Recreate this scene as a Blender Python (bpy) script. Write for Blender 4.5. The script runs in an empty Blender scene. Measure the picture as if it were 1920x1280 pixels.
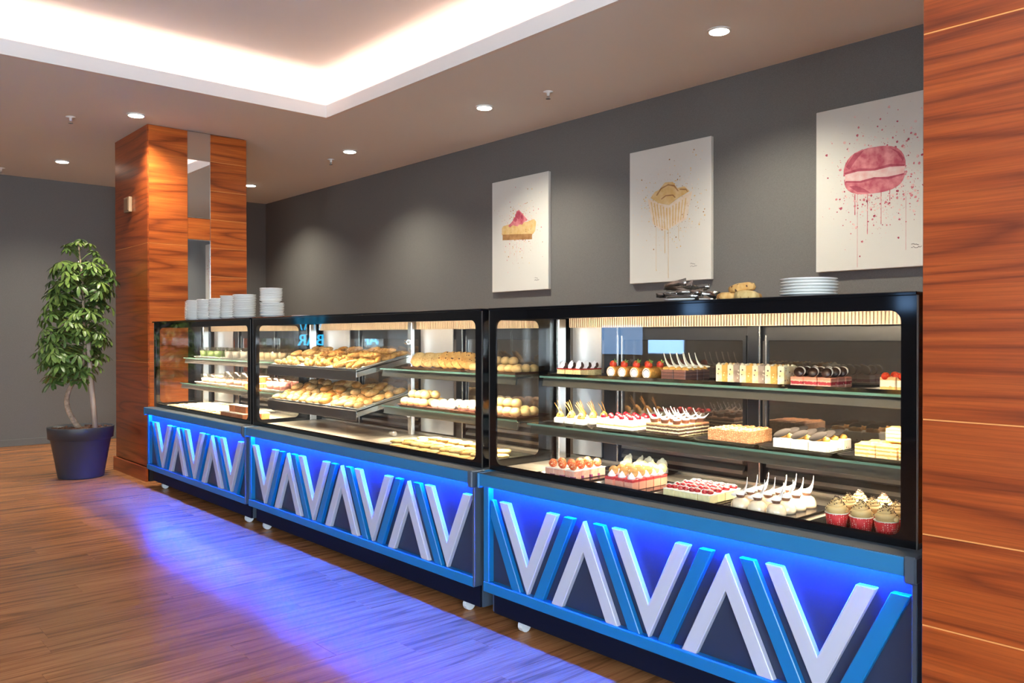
import bpy, bmesh, math, random
from mathutils import Matrix, Vector
R = math.radians
C = bpy.context.scene.collection
S = bpy.context.scene
random.seed(7)

# ------------------------------------------------------------------ camera, exposure, world
cam = bpy.data.objects.new('camera', bpy.data.cameras.new('camera'))
C.objects.link(cam)
cam.data.sensor_width = 36.0
cam.data.lens = 1535.27 / 1920 * 36.0
yaw, pitch, roll = 0.7273, -0.0070, -0.0008
fw = Vector((-math.cos(yaw) * math.cos(pitch), math.sin(yaw) * math.cos(pitch), math.sin(pitch)))
rt = Vector((math.sin(yaw), math.cos(yaw), 0)); up = rt.cross(fw)
r2 = rt * math.cos(roll) + up * math.sin(roll); u2 = -rt * math.sin(roll) + up * math.cos(roll)
cam.matrix_world = Matrix(((r2.x, u2.x, -fw.x, 0), (r2.y, u2.y, -fw.y, 0), (r2.z, u2.z, -fw.z, 1.2), (0, 0, 0, 1)))
cam.data.clip_start = 0.02
S.camera = cam

S.view_settings.view_transform = 'Standard'
S.view_settings.look = 'None'
S.view_settings.gamma = 1.0
S.view_settings.use_curve_mapping = False
S.view_settings.exposure = 1.35
S.cycles.use_denoising = True
S.cycles.max_bounces = 9
S.cycles.diffuse_bounces = 4
S.cycles.glossy_bounces = 5
S.cycles.transmission_bounces = 4
S.cycles.transparent_max_bounces = 40
S.cycles.caustics_reflective = False
S.cycles.caustics_refractive = False
S.cycles.sample_clamp_indirect = 6.0
S.cycles.blur_glossy = 0.5

W = bpy.data.worlds.new('daylight'); S.world = W; W.use_nodes = True
W.node_tree.nodes['Background'].inputs[0].default_value = (0.72, 0.86, 1.0, 1)
W.node_tree.nodes['Background'].inputs[1].default_value = 15.0

P_CASE = 2.6      # W per metre of warm strip in the cases
P_COVE = 1.1      # emission of the ceiling cove strips
P_BLUE = 760.0     # emission of the blue strips under the ledges
P_DOWN = 95.0     # W per downlight
WHALF = 0.85; WIN_X = (0.6,); WIN_Y = (-1.0, -3.4)
for wx in WIN_X:  # sky portals in the four windows of the far wall
    l = bpy.data.lights.new('window_portal', 'AREA'); l.shape = 'RECTANGLE'; l.size = 2*WHALF; l.size_y = 1.9
    l.cycles.is_portal = True
    o = bpy.data.objects.new('window_portal', l); C.objects.link(o)
    o.location = (wx, -5.05, 1.65); o.rotation_euler = (R(90), 0, R(180))

for wy in WIN_Y:
    l = bpy.data.lights.new('window_portal', 'AREA'); l.shape = 'RECTANGLE'; l.size = 2*WHALF; l.size_y = 1.9
    l.cycles.is_portal = True
    o = bpy.data.objects.new('window_portal', l); C.objects.link(o)
    o.location = (3.25, wy, 1.65); o.rotation_euler = (R(90), 0, R(90))

# ------------------------------------------------------------------ mesh helpers
class MB:
    def __init__(s): s.v = []; s.f = []; s.mi = []; s.sm = []
    def add(s, vs, fs, m=0, smooth=False):
        b = len(s.v); s.v += [tuple(v) for v in vs]
        for f in fs:
            s.f.append(tuple(b + i for i in f)); s.mi.append(m); s.sm.append(smooth)
        return s
    def box(s, x0, x1, y0, y1, z0, z1, m=0):
        return s.add([(x0,y0,z0),(x1,y0,z0),(x1,y1,z0),(x0,y1,z0),(x0,y0,z1),(x1,y0,z1),(x1,y1,z1),(x0,y1,z1)],
                     [(3,2,1,0),(4,5,6,7),(0,1,5,4),(1,2,6,5),(2,3,7,6),(3,0,4,7)], m)
    def prism(s, poly, a, b, axis='y', m=0):
        n = len(poly)
        def mk(p, t): return (p[0], t, p[1]) if axis == 'y' else ((t, p[0], p[1]) if axis == 'x' else (p[0], p[1], t))
        vs = [mk(p, a) for p in poly] + [mk(p, b) for p in poly]
        fs = [tuple(range(n)), tuple(range(2*n-1, n-1, -1))] + [(i, i+n, (i+1) % n + n, (i+1) % n) for i in range(n)]
        return s.add(vs, fs, m)
    def lathe(s, prof, n=16, c=(0,0,0), m=0, smooth=True, wob=None):
        vs = []; fs = []; k = len(prof)
        for j, (r, z) in enumerate(prof):
            for i in range(n):
                a = 2*math.pi*i/n; rr = r * (wob(a, j) if wob else 1)
                vs.append((c[0]+rr*math.cos(a), c[1]+rr*math.sin(a), c[2]+z))
        for j in range(k-1):
            for i in range(n):
                i2 = (i+1) % n; fs.append((j*n+i, j*n+i2, (j+1)*n+i2, (j+1)*n+i))
        if prof[0][0] > 1e-6: fs.append(tuple(range(n-1, -1, -1)))
        if prof[-1][0] > 1e-6: fs.append(tuple((k-1)*n+i for i in range(n)))
        return s.add(vs, fs, m, smooth)
    def tube(s, path, rad, n=8, m=0, cap=True, smooth=True):
        P = [Vector(p) for p in path]; K = len(P)
        rr = rad if isinstance(rad, (list, tuple)) else [rad]*K
        vs = []; fs = []; ref = Vector((0.13, 0.21, 0.97))
        for j in range(K):
            t = (P[min(j+1, K-1)] - P[max(j-1, 0)]).normalized()
            if abs(t.dot(ref)) > 0.96: ref = Vector((0.9, 0.3, 0.1))
            x = t.cross(ref).normalized(); y = t.cross(x)
            for i in range(n):
                a = 2*math.pi*i/n
                vs.append(P[j] + (x*math.cos(a) + y*math.sin(a))*rr[j])
        for j in range(K-1):
            for i in range(n):
                i2 = (i+1) % n; fs.append((j*n+i, j*n+i2, (j+1)*n+i2, (j+1)*n+i))
        if cap: fs.append(tuple(range(n-1, -1, -1))); fs.append(tuple((K-1)*n+i for i in range(n)))
        return s.add(vs, fs, m, smooth)
    def ball(s, c, r, nu=12, nv=8, m=0, lump=0.0, seed=0, flat=None):
        rx, ry, rz = r if isinstance(r, (list, tuple)) else (r, r, r)
        rnd = random.Random(seed); ph = [rnd.uniform(0, 6.28) for _ in range(4)]
        vs = [(c[0], c[1], c[2]-rz if flat is None else c[2]+flat)]; fs = []
        for j in range(1, nv):
            t = math.pi*j/nv
            for i in range(nu):
                a = 2*math.pi*i/nu
                k = 1 + lump*(math.sin(3*a+ph[0]+2*t)+math.sin(5*a+ph[1]-3*t)*0.7+math.sin(4*t+ph[2]))/2
                z = -math.cos(t)*rz*k
                if flat is not None: z = max(z, flat)
                vs.append((c[0]+rx*math.sin(t)*math.cos(a)*k, c[1]+ry*math.sin(t)*math.sin(a)*k, c[2]+z))
        vs.append((c[0], c[1], c[2]+rz)); L = len(vs)-1
        for i in range(nu):
            i2 = (i+1) % nu
            fs.append((0, 1+i2, 1+i)); fs.append((L, 1+(nv-2)*nu+i, 1+(nv-2)*nu+i2))
            for j in range(nv-2): fs.append((1+j*nu+i, 1+j*nu+i2, 1+(j+1)*nu+i2, 1+(j+1)*nu+i))
        return s.add(vs, fs, m, True)
    def ribbon(s, path, width, side, th=0.0012, m=0):
        """a thin solid strip along a path; side = direction of its width"""
        P = [Vector(p) for p in path]; K = len(P); sd = Vector(side).normalized(); vs = []; fs = []
        for j in range(K):
            t = (P[min(j+1, K-1)] - P[max(j-1, 0)]).normalized(); nn = t.cross(sd).normalized()
            w = width[j] if isinstance(width, (list, tuple)) else width
            vs += [P[j]-sd*w/2-nn*th/2, P[j]+sd*w/2-nn*th/2, P[j]+sd*w/2+nn*th/2, P[j]-sd*w/2+nn*th/2]
        for j in range(K-1):
            b = 4*j
            for i in range(4):
                i2 = (i+1) % 4; fs.append((b+i, b+i2, b+4+i2, b+4+i))
        fs += [(3,2,1,0), tuple(4*(K-1)+i for i in range(4))]
        return s.add(vs, fs, m, True)
    def mesh(s, name, mats, bevel=0.0, seg=1):
        me = bpy.data.meshes.new(name); me.from_pydata(s.v, [], s.f)
        if not isinstance(mats, (list, tuple)): mats = [mats]
        for mt in mats: me.materials.append(mt)
        me.polygons.foreach_set('material_index', s.mi); me.polygons.foreach_set('use_smooth', s.sm)
        bm = bmesh.new(); bm.from_mesh(me)
        bmesh.ops.recalc_face_normals(bm, faces=bm.faces)
        if bevel > 0:
            es = [e for e in bm.edges if len(e.link_faces) == 2 and e.calc_face_angle(0) > 0.5]
            bmesh.ops.bevel(bm, geom=es, offset=bevel, segments=seg, affect='EDGES', profile=0.5)
        bm.to_mesh(me); bm.free(); me.update()
        return me

def ob(name, mesh, parent=None, loc=(0,0,0), rot=(0,0,0), sc=None):
    o = bpy.data.objects.new(name, mesh); C.objects.link(o)
    if parent is not None: o.parent = parent
    o.location = loc; o.rotation_euler = rot
    if sc is not None: o.scale = sc if isinstance(sc, (list, tuple)) else (sc,)*3
    return o
def tag(o, label=None, cat=None, group=None, kind=None):
    if label: o['label'] = label
    if cat: o['category'] = cat
    if group: o['group'] = group
    if kind: o['kind'] = kind
    return o
def box(name, mat, x0, x1, y0, y1, z0, z1, parent=None, bevel=0.0, seg=1):
    return ob(name, MB().box(x0,x1,y0,y1,z0,z1).mesh(name, mat, bevel, seg), parent)
def empty(name, loc, rz=0):
    o = bpy.data.objects.new(name, None); C.objects.link(o); o.location = loc; o.rotation_euler = (0,0,rz)
    o.empty_display_size = 0.05
    return o

# ------------------------------------------------------------------ material helpers
def nodes(name):
    m = bpy.data.materials.new(name); m.use_nodes = True; nt = m.node_tree
    return m, nt, nt.nodes['Principled BSDF']
def N(nt, t, **kw):
    n = nt.nodes.new(t)
    for k, v in kw.items(): setattr(n, k, v)
    return n
def setc(b, col, rough=0.5, metal=0.0, spec=0.5):
    b.inputs['Base Color'].default_value = (*col, 1); b.inputs['Roughness'].default_value = rough
    b.inputs['Metallic'].default_value = metal; b.inputs['Specular IOR Level'].default_value = spec
def mat(name, col, rough=0.5, metal=0.0, spec=0.5, var=0.0, vscale=30.0, bump=0.0, bscale=80.0, emit=None, es=0.0, coat=0.0, sss=0.0, col2=None, stretch=(1,1,1)):
    m, nt, b = nodes(name); setc(b, col, rough, metal, spec)
    if coat: b.inputs['Coat Weight'].default_value = coat; b.inputs['Coat Roughness'].default_value = 0.08
    if sss: b.inputs['Subsurface Weight'].default_value = sss; b.inputs['Subsurface Scale'].default_value = 0.006
    if emit: b.inputs['Emission Color'].default_value = (*emit, 1); b.inputs['Emission Strength'].default_value = es
    if var or bump:
        tc = N(nt, 'ShaderNodeTexCoord'); mp = N(nt, 'ShaderNodeMapping'); mp.inputs['Scale'].default_value = stretch
        nt.links.new(tc.outputs['Object'], mp.inputs['Vector'])
    if var:
        nz = N(nt, 'ShaderNodeTexNoise'); nz.inputs['Scale'].default_value = vscale; nz.inputs['Detail'].default_value = 4
        nt.links.new(mp.outputs[0], nz.inputs['Vector'])
        cr = N(nt, 'ShaderNodeValToRGB'); c2 = col2 or tuple(min(1, c*(1+var)) for c in col)
        c1 = col if col2 else tuple(c*(1-var) for c in col)
        cr.color_ramp.elements[0].position = 0.35; cr.color_ramp.elements[1].position = 0.65
        cr.color_ramp.elements[0].color = (*c1, 1); cr.color_ramp.elements[1].color = (*c2, 1)
        nt.links.new(nz.outputs[0], cr.inputs[0]); nt.links.new(cr.outputs[0], b.inputs['Base Color'])
    if bump:
        nb = N(nt, 'ShaderNodeTexNoise'); nb.inputs['Scale'].default_value = bscale; nb.inputs['Detail'].default_value = 3
        nt.links.new(mp.outputs[0], nb.inputs['Vector'])
        bp = N(nt, 'ShaderNodeBump'); bp.inputs['Strength'].default_value = bump; bp.inputs['Distance'].default_value = 0.004
        nt.links.new(nb.outputs[0], bp.inputs['Height']); nt.links.new(bp.outputs[0], b.inputs['Normal'])
    return m
def layers(name, h, stops, rough=0.7, speck=None, sscale=90.0, sthr=0.3):
    """crumb stacked in layers: stops = [(height, colour)...] from the bottom up; speck = colour of bits in the crumb"""
    m, nt, b = nodes(name); setc(b, stops[0][1], rough)
    tc = N(nt, 'ShaderNodeTexCoord'); sx = N(nt, 'ShaderNodeSeparateXYZ'); nt.links.new(tc.outputs['Object'], sx.inputs[0])
    nz = N(nt, 'ShaderNodeTexNoise'); nz.inputs['Scale'].default_value = 120; nt.links.new(tc.outputs['Object'], nz.inputs['Vector'])
    a = N(nt, 'ShaderNodeMath', operation='MULTIPLY_ADD'); a.inputs[1].default_value = 0.004; nt.links.new(nz.outputs[0], a.inputs[0]); nt.links.new(sx.outputs[2], a.inputs[2])
    d = N(nt, 'ShaderNodeMath', operation='DIVIDE'); d.inputs[1].default_value = h; nt.links.new(a.outputs[0], d.inputs[0])
    cr = N(nt, 'ShaderNodeValToRGB'); cr.color_ramp.interpolation = 'CONSTANT'
    e = cr.color_ramp.elements; e[0].position = 0; e[0].color = (*stops[0][1], 1); e[1].position = min(1, stops[1][0]/h); e[1].color = (*stops[1][1], 1)
    for z, c in stops[2:]:
        q = e.new(min(1, z/h)); q.color = (*c, 1)
    nt.links.new(d.outputs[0], cr.inputs[0]); out = cr.outputs[0]
    if speck:
        out = specknode(nt, tc, out, speck, sscale, sthr)
    nt.links.new(out, b.inputs['Base Color'])
    return m
def specknode(nt, tc, src, colr, scale, thr, rnd=1.0):
    vo = N(nt, 'ShaderNodeTexVoronoi'); vo.inputs['Scale'].default_value = scale; vo.inputs['Randomness'].default_value = rnd
    nt.links.new(tc.outputs['Object'], vo.inputs['Vector'])
    lt = N(nt, 'ShaderNodeMath', operation='LESS_THAN'); lt.inputs[1].default_value = thr; nt.links.new(vo.outputs['Distance'], lt.inputs[0])
    mx = N(nt, 'ShaderNodeMix', data_type='RGBA'); mx.inputs[7].default_value = (*colr, 1)
    nt.links.new(lt.outputs[0], mx.inputs[0]); nt.links.new(src, mx.inputs[6])
    return mx.outputs[2]
def speckled(name, col, sp, scale, thr, rough=0.6, col2=None, rnd=1.0, bump=0.0):
    m, nt, b = nodes(name); setc(b, col, rough)
    tc = N(nt, 'ShaderNodeTexCoord'); nz = N(nt, 'ShaderNodeTexNoise'); nz.inputs['Scale'].default_value = 40
    nt.links.new(tc.outputs['Object'], nz.inputs['Vector'])
    cr = N(nt, 'ShaderNodeValToRGB'); cr.color_ramp.elements[0].color = (*col, 1); cr.color_ramp.elements[1].color = (*(col2 or col), 1)
    cr.color_ramp.elements[0].position = 0.4; cr.color_ramp.elements[1].position = 0.62
    nt.links.new(nz.outputs[0], cr.inputs[0])
    nt.links.new(specknode(nt, tc, cr.outputs[0], sp, scale, thr, rnd), b.inputs['Base Color'])
    if bump:
        bp = N(nt, 'ShaderNodeBump'); bp.inputs['Strength'].default_value = bump; bp.inputs['Distance'].default_value = 0.004
        nb = N(nt, 'ShaderNodeTexNoise'); nb.inputs['Scale'].default_value = 90; nt.links.new(tc.outputs['Object'], nb.inputs['Vector'])
        nt.links.new(nb.outputs[0], bp.inputs['Height']); nt.links.new(bp.outputs[0], b.inputs['Normal'])
    return m
def clear(name, tint=(1,1,1), ior=1.45, rough=0.0, boost=1.0, base=0.0):
    """sheet glass: mirror share by Fresnel, the rest passes straight through"""
    m = bpy.data.materials.new(name); m.use_nodes = True; nt = m.node_tree; nt.nodes.clear()
    out = N(nt, 'ShaderNodeOutputMaterial'); tr = N(nt, 'ShaderNodeBsdfTransparent'); gl = N(nt, 'ShaderNodeBsdfGlossy')
    tr.inputs[0].default_value = (*tint, 1); gl.inputs['Roughness'].default_value = rough
    fr = N(nt, 'ShaderNodeFresnel'); ge = N(nt, 'ShaderNodeNewGeometry'); ma = N(nt, 'ShaderNodeMath', operation='MULTIPLY_ADD')
    ma.inputs[1].default_value = 1/ior - ior; ma.inputs[2].default_value = ior   # the sheet does not bend light, so both faces act as outer faces
    nt.links.new(ge.outputs['Backfacing'], ma.inputs[0]); nt.links.new(ma.outputs[0], fr.inputs['IOR'])
    mu = N(nt, 'ShaderNodeMath', operation='MULTIPLY_ADD'); mu.inputs[1].default_value = boost; mu.inputs[2].default_value = base; mu.use_clamp = True
    mx = N(nt, 'ShaderNodeMixShader'); nt.links.new(fr.outputs[0], mu.inputs[0]); nt.links.new(mu.outputs[0], mx.inputs[0])
    nt.links.new(tr.outputs[0], mx.inputs[1]); nt.links.new(gl.outputs[0], mx.inputs[2]); nt.links.new(mx.outputs[0], out.inputs[0])
    return m
def wood(name, dark, mid, light, stretch, scale=1.0, contour=16.0, rough=0.32, per_object=False, coat=0.0, fine=(1,1,1), bump=0.0, tone=0.0):
    """flat-sawn grain: contour lines of a stretched noise field, crossed with fine fibres"""
    m, nt, b = nodes(name); setc(b, mid, rough)
    if coat: b.inputs['Coat Weight'].default_value = coat; b.inputs['Coat Roughness'].default_value = 0.12
    tc = N(nt, 'ShaderNodeTexCoord'); src = tc.outputs['Object']; oi = None
    if per_object:
        oi = N(nt, 'ShaderNodeObjectInfo'); mm = N(nt, 'ShaderNodeMath', operation='MULTIPLY'); mm.inputs[1].default_value = 57.0
        nt.links.new(oi.outputs['Random'], mm.inputs[0]); va = N(nt, 'ShaderNodeVectorMath', operation='ADD')
        nt.links.new(src, va.inputs[0]); nt.links.new(mm.outputs[0], va.inputs[1]); src = va.outputs[0]
    mp = N(nt, 'ShaderNodeMapping'); mp.inputs['Scale'].default_value = stretch; nt.links.new(src, mp.inputs[0])
    nz = N(nt, 'ShaderNodeTexNoise'); nz.inputs['Scale'].default_value = scale; nz.inputs['Detail'].default_value = 2.0; nz.inputs['Roughness'].default_value = 0.35
    nt.links.new(mp.outputs[0], nz.inputs['Vector'])
    mu = N(nt, 'ShaderNodeMath', operation='MULTIPLY'); mu.inputs[1].default_value = contour; nt.links.new(nz.outputs[0], mu.inputs[0])
    pp = N(nt, 'ShaderNodeMath', operation='PINGPONG'); pp.inputs[1].default_value = 0.5; nt.links.new(mu.outputs[0], pp.inputs[0])
    cr = N(nt, 'ShaderNodeValToRGB'); e = cr.color_ramp.elements
    e[0].position = 0.0; e[0].color = (*dark, 1); e[1].position = 0.5; e[1].color = (*light, 1)
    q = e.new(0.16); q.color = (*mid, 1)
    nt.links.new(pp.outputs[0], cr.inputs[0])
    m2 = N(nt, 'ShaderNodeMapping'); m2.inputs['Scale'].default_value = fine; nt.links.new(src, m2.inputs[0])
    n2 = N(nt, 'ShaderNodeTexNoise'); n2.inputs['Scale'].default_value = 1.0; n2.inputs['Detail'].default_value = 6; n2.inputs['Roughness'].default_value = 0.7
    nt.links.new(m2.outputs[0], n2.inputs['Vector'])
    c2 = N(nt, 'ShaderNodeValToRGB'); c2.color_ramp.elements[0].position = 0.3; c2.color_ramp.elements[1].position = 0.7
    c2.color_ramp.elements[0].color = (0.58, 0.52, 0.48, 1); c2.color_ramp.elements[1].color = (1.2, 1.2, 1.2, 1)
    nt.links.new(n2.outputs[0], c2.inputs[0])
    mx = N(nt, 'ShaderNodeMix', data_type='RGBA', blend_type='MULTIPLY'); mx.inputs[0].default_value = 1.0
    nt.links.new(cr.outputs[0], mx.inputs[6]); nt.links.new(c2.outputs[0], mx.inputs[7]); out = mx.outputs[2]
    if tone and oi:
        mr = N(nt, 'ShaderNodeMapRange'); mr.inputs[3].default_value = 1-tone; mr.inputs[4].default_value = 1+tone
        nt.links.new(oi.outputs['Random'], mr.inputs[0]); hs = N(nt, 'ShaderNodeHueSaturation'); nt.links.new(mr.outputs[0], hs.inputs['Value'])
        nt.links.new(out, hs.inputs['Color']); out = hs.outputs[0]
    nt.links.new(out, b.inputs['Base Color'])
    if bump:
        bp = N(nt, 'ShaderNodeBump'); bp.inputs['Strength'].default_value = bump; bp.inputs['Distance'].default_value = 0.002
        nt.links.new(n2.outputs[0], bp.inputs['Height']); nt.links.new(bp.outputs[0], b.inputs['Normal'])
    return m

# ------------------------------------------------------------------ materials of the place
M = {}
M['veneer_x'] = wood('walnut_veneer_along_x', (0.17,0.028,0.004), (0.29,0.052,0.007), (0.36,0.073,0.011), (0.40,0.40,6.5), 1.0, 8, 0.34, True, 0.10, (3,3,150))
M['veneer_y'] = wood('walnut_veneer_along_y', (0.22,0.042,0.007), (0.42,0.090,0.013), (0.52,0.130,0.020), (0.45,0.45,6.0), 1.0, 7, 0.34, True, 0.10, (3,3,150))
M['plank'] = wood('oak_plank', (0.26,0.105,0.040), (0.40,0.165,0.062), (0.46,0.198,0.078), (8.0,0.45,8.0), 1.0, 7, 0.27, True, 0.0, (150,3.5,150), 0.30, 0.10)
M['wall'] = mat('dark_grey_wallpaper', (0.132,0.127,0.119), 0.62, var=0.10, vscale=260, bump=0.25, bscale=420)
M['ceiling'] = mat('ceiling_paint', (0.75,0.79,0.80), 0.9)
M['cove'] = mat('cove_paint', (0.78,0.76,0.74), 0.9)
M['edge_highlight'] = mat('edge_highlight', (0.66,0.27,0.075), 0.5)  # pale colour paints edge highlights into the pillar joints
M['mirror'] = mat('mirror_glass', (0.86,0.88,0.88), 0.01, 1.0)
M['white_paint'] = mat('white_plastic', (0.8,0.8,0.78), 0.4)
M['lamp'] = mat('lamp_diffuser', (1,1,1), 0.5, emit=(1.0,0.96,0.78), es=14)
M['cove_led'] = mat('warm_led_strip', (1,1,1), 0.5, emit=(1.0,0.58,0.42), es=P_COVE*10)
M['blue_led'] = mat('blue_led_strip', (0.2,0.3,1), 0.5, emit=(0.0,0.068,1.0), es=P_BLUE)
M['warm_led'] = mat('warm_white_led', (1,1,1), 0.5, emit=(1.0,0.80,0.55), es=6)
M['azure'] = mat('azure_paint', (0.012,0.15,0.34), 0.32, coat=0.15)
M['azure_bar'] = mat('azure_bar_paint', (0.004,0.145,0.37), 0.35)
M['white_bar'] = mat('white_bar_paint', (0.45,0.46,0.52), 0.38)
M['slate'] = mat('slate_panel', (0.019,0.029,0.060), 0.38)
M['cap'] = mat('grey_edge_cap', (0.055,0.075,0.10), 0.4)
M['navy'] = mat('navy_kickboard', (0.005,0.006,0.014), 0.6, spec=0.1)
M['black'] = mat('black_gloss', (0.004,0.004,0.005), 0.06, spec=0.5)
M['steel'] = mat('brushed_steel', (0.56,0.54,0.50), 0.32, 0.9, var=0.06, vscale=6, stretch=(1,1,40))
M['deck'] = mat('steel_deck', (0.50,0.46,0.40), 0.34, 0.7, var=0.08, vscale=5, stretch=(2,30,2))
M['dark_steel'] = mat('dark_steel', (0.16,0.15,0.14), 0.35, 0.8)
M['satin'] = mat('satin_steel_panel', (0.66,0.66,0.66), 0.36, 0.75)
M['tinted'] = clear('half_mirror_door', (0.80,0.78,0.74), 1.5, 0.02, 1.0, 0.16)
M['blackframe'] = mat('black_door_frame', (0.012,0.014,0.018), 0.3)
M['louver'] = mat('louver_steel', (0.22,0.20,0.175), 0.35, 0.7)
M['grille'] = mat('beige_grille', (0.62,0.50,0.36), 0.45)
M['glass'] = clear('clear_glass', (0.985,0.99,0.985), 1.42)
M['shelfglass'] = clear('shelf_glass', (0.90,0.95,0.92), 1.5)
M['glassedge'] = mat('green_glass_edge', (0.07,0.15,0.13), 0.15, spec=0.5)
M['post'] = mat('bright_steel_post', (0.80,0.78,0.73), 0.22, 0.9)
M['rubber'] = mat('caster_wheel', (0.75,0.78,0.80), 0.3, 0.1)
M['rail'] = mat('shelf_rail', (0.062,0.062,0.053), 0.40, 0.6)

# ------------------------------------------------------------------ room shell
H = 2.946; XW = -10.278; YW = 4.783; XR = 3.2; YF = -5.0
XT, YT, ZL = -5.895, 3.259, 3.045           # ceiling tray edge and top of its fascia
XC, YC, ZC = -6.076, 3.459, 3.30            # recess corner and upper ceiling
def struct(name, mesh, parent=None, label=None):
    o = ob(name, mesh, parent); o['kind'] = 'structure'
    if label: o['label'] = label
    return o
struct('wall_back', MB().box(XW-0.1, XR+0.1, YW, YW+0.1, -0.03, 3.5).mesh('wall_back', M['wall']), label='long dark grey papered wall behind the display cases')
struct('wall_left', MB().box(XW-0.1, XW, YF, YW, -0.03, 3.5).mesh('wall_left', M['wall']), label='dark grey wall at the far end behind the plant')
wr = MB(); ys = [YF] + [q for wy in sorted(WIN_Y) for q in (wy-WHALF, wy+WHALF)] + [YW]
for i in range(0, len(ys), 2): wr.box(XR, XR+0.1, ys[i], ys[i+1], -0.03, 3.5)
for wy in WIN_Y: wr.box(XR, XR+0.1, wy-WHALF, wy+WHALF, -0.03, 0.7); wr.box(XR, XR+0.1, wy-WHALF, wy+WHALF, 2.6, 3.5)
struct('wall_right', wr.mesh('wall_right', M['wall']))
for i, wy in enumerate(WIN_Y):
    w = MB(); a, b = wy-WHALF, wy+WHALF
    w.box(XR+0.02, XR+0.08, a, a+0.06, 0.7, 2.6).box(XR+0.02, XR+0.08, b-0.06, b, 0.7, 2.6).box(XR+0.02, XR+0.08, wy-0.03, wy+0.03, 0.76, 2.54)
    w.box(XR+0.02, XR+0.08, a+0.06, b-0.06, 0.7, 0.76).box(XR+0.02, XR+0.08, a+0.06, b-0.06, 2.54, 2.6)
    wo = struct('window_%d' % (i+2), w.mesh('window_frame', M['blackframe']))
    ob('pane', MB().box(XR+0.047, XR+0.053, a+0.06, b-0.06, 0.76, 2.54).mesh('pane', M['glass']), wo)
wf = MB(); xs = [XW-0.1]
for wx in WIN_X: xs += [wx-WHALF, wx+WHALF]
xs.append(XR+0.1)
for i in range(0, len(xs), 2): wf.box(xs[i], xs[i+1], YF-0.15, YF, -0.03, 3.5)
for wx in WIN_X: wf.box(wx-WHALF, wx+WHALF, YF-0.15, YF, -0.03, 0.7); wf.box(wx-WHALF, wx+WHALF, YF-0.15, YF, 2.6, 3.5)
struct('wall_front', wf.mesh('wall_front', M['wall']))
for i, wx in enumerate(WIN_X):
    w = MB()
    w.box(wx-WHALF, wx-WHALF+0.06, YF-0.1, YF-0.04, 0.7, 2.6).box(wx+WHALF-0.06, wx+WHALF, YF-0.1, YF-0.04, 0.7, 2.6).box(wx-0.03, wx+0.03, YF-0.1, YF-0.04, 0.76, 2.54)
    w.box(wx-WHALF+0.06, wx+WHALF-0.06, YF-0.1, YF-0.04, 0.7, 0.76).box(wx-WHALF+0.06, wx+WHALF-0.06, YF-0.1, YF-0.04, 2.54, 2.6)
    wo = struct('window_%d' % (i+1), w.mesh('window_frame', M['blackframe']))
    ob('pane', MB().box(wx-WHALF+0.06, wx+WHALF-0.06, YF-0.075, YF-0.069, 0.76, 2.54).mesh('pane', M['glass']), wo)
M['plank'].node_tree.nodes['Principled BSDF'].inputs['Specular IOR Level'].default_value = 0.32
bl = struct('baseboard_left', MB().box(XW, XW+0.015, YF, YW, 0, 0.075).mesh('baseboard', M['wall'], 0.003))
struct('baseboard_back', MB().box(XW+0.015, XR, YW-0.015, YW, 0, 0.075).mesh('baseboard', M['wall'], 0.003))
# lower ceiling with the tray opening, its lip, the shelf behind it and the raised ceiling
ce = MB(); LT = 0.035
ce.box(XW, XT-LT, YF, YW, H, H+0.02); ce.box(XT-LT, XR, YT+LT, YW, H, H+0.02)
co = struct('ceiling', ce.mesh('ceiling', M['ceiling']), label='mauve grey ceiling with a raised lit tray')
tr = MB(); tr.box(XT-LT, XT, YF, YT+LT, H, ZL); tr.box(XT, XR, YT, YT+LT, H, ZL)
struct('trim_1', tr.mesh('tray_fascia', M['cove']), label='pale fascia lip around the lit ceiling tray')
rc = MB(); rc.box(XC-0.05, XC, YF, YC+0.05, H+0.02, ZC); rc.box(XC, XR, YC, YC+0.05, H+0.02, ZC)
struct('trim_2', rc.mesh('tray_recess_wall', M['cove']))
ob('raised_ceiling', MB().box(XC, XR, YF, YC, ZC, ZC+0.05).mesh('raised_ceiling', M['ceiling']), co)
for nm, a in (('left', (XT-LT-0.034, XT-LT-0.014, YF+0.05, YT+0.02, H+0.045, H+0.055)), ('back', (XT+0.02, XR-0.05, YT+LT+0.02, YT+LT+0.05, H+0.025, H+0.035))):
    s = box('cove_light_strip', M['cove_led'], *a)
    tag(s, 'warm light strip hidden behind the ceiling tray lip, %s run' % ('long left hand' if nm == 'left' else 'wall side'), 'light', 'cove light strips')

# floor of single planks (run towards the back wall)
floor = struct('floor', MB().box(XW-0.1, XR+0.1, YF-0.15, YW+0.1, -0.05, -0.012).mesh('floor_base', M['plank']), label='brown wood plank floor')
PW, PL = 0.183, 1.25
pm = MB().box(-PW/2+0.0005, PW/2-0.0005, -PL/2+0.0003, PL/2-0.0003, -0.012, 0.0).mesh('plank', M['plank'], 0.0007)
outer = MB(); npl = 0
def seen(x, y):
    d = Vector((x, y, -1.2)); k = d.dot(fw)
    if k < 0.5: return False
    u = 960 + 1535*d.dot(r2)/k; v = 640 - 1535*d.dot(u2)/k
    return -120 < u < 1760 and v < 1420
rp = random.Random(3)
x = -2.915 - PW/2
cols = []
xx = -2.915 + PW/2
while xx > XW - PW/2: cols.append(xx); xx -= PW
xx = -2.915 + 1.5*PW
while xx < XR + PW/2: cols.append(xx); xx += PW
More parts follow.
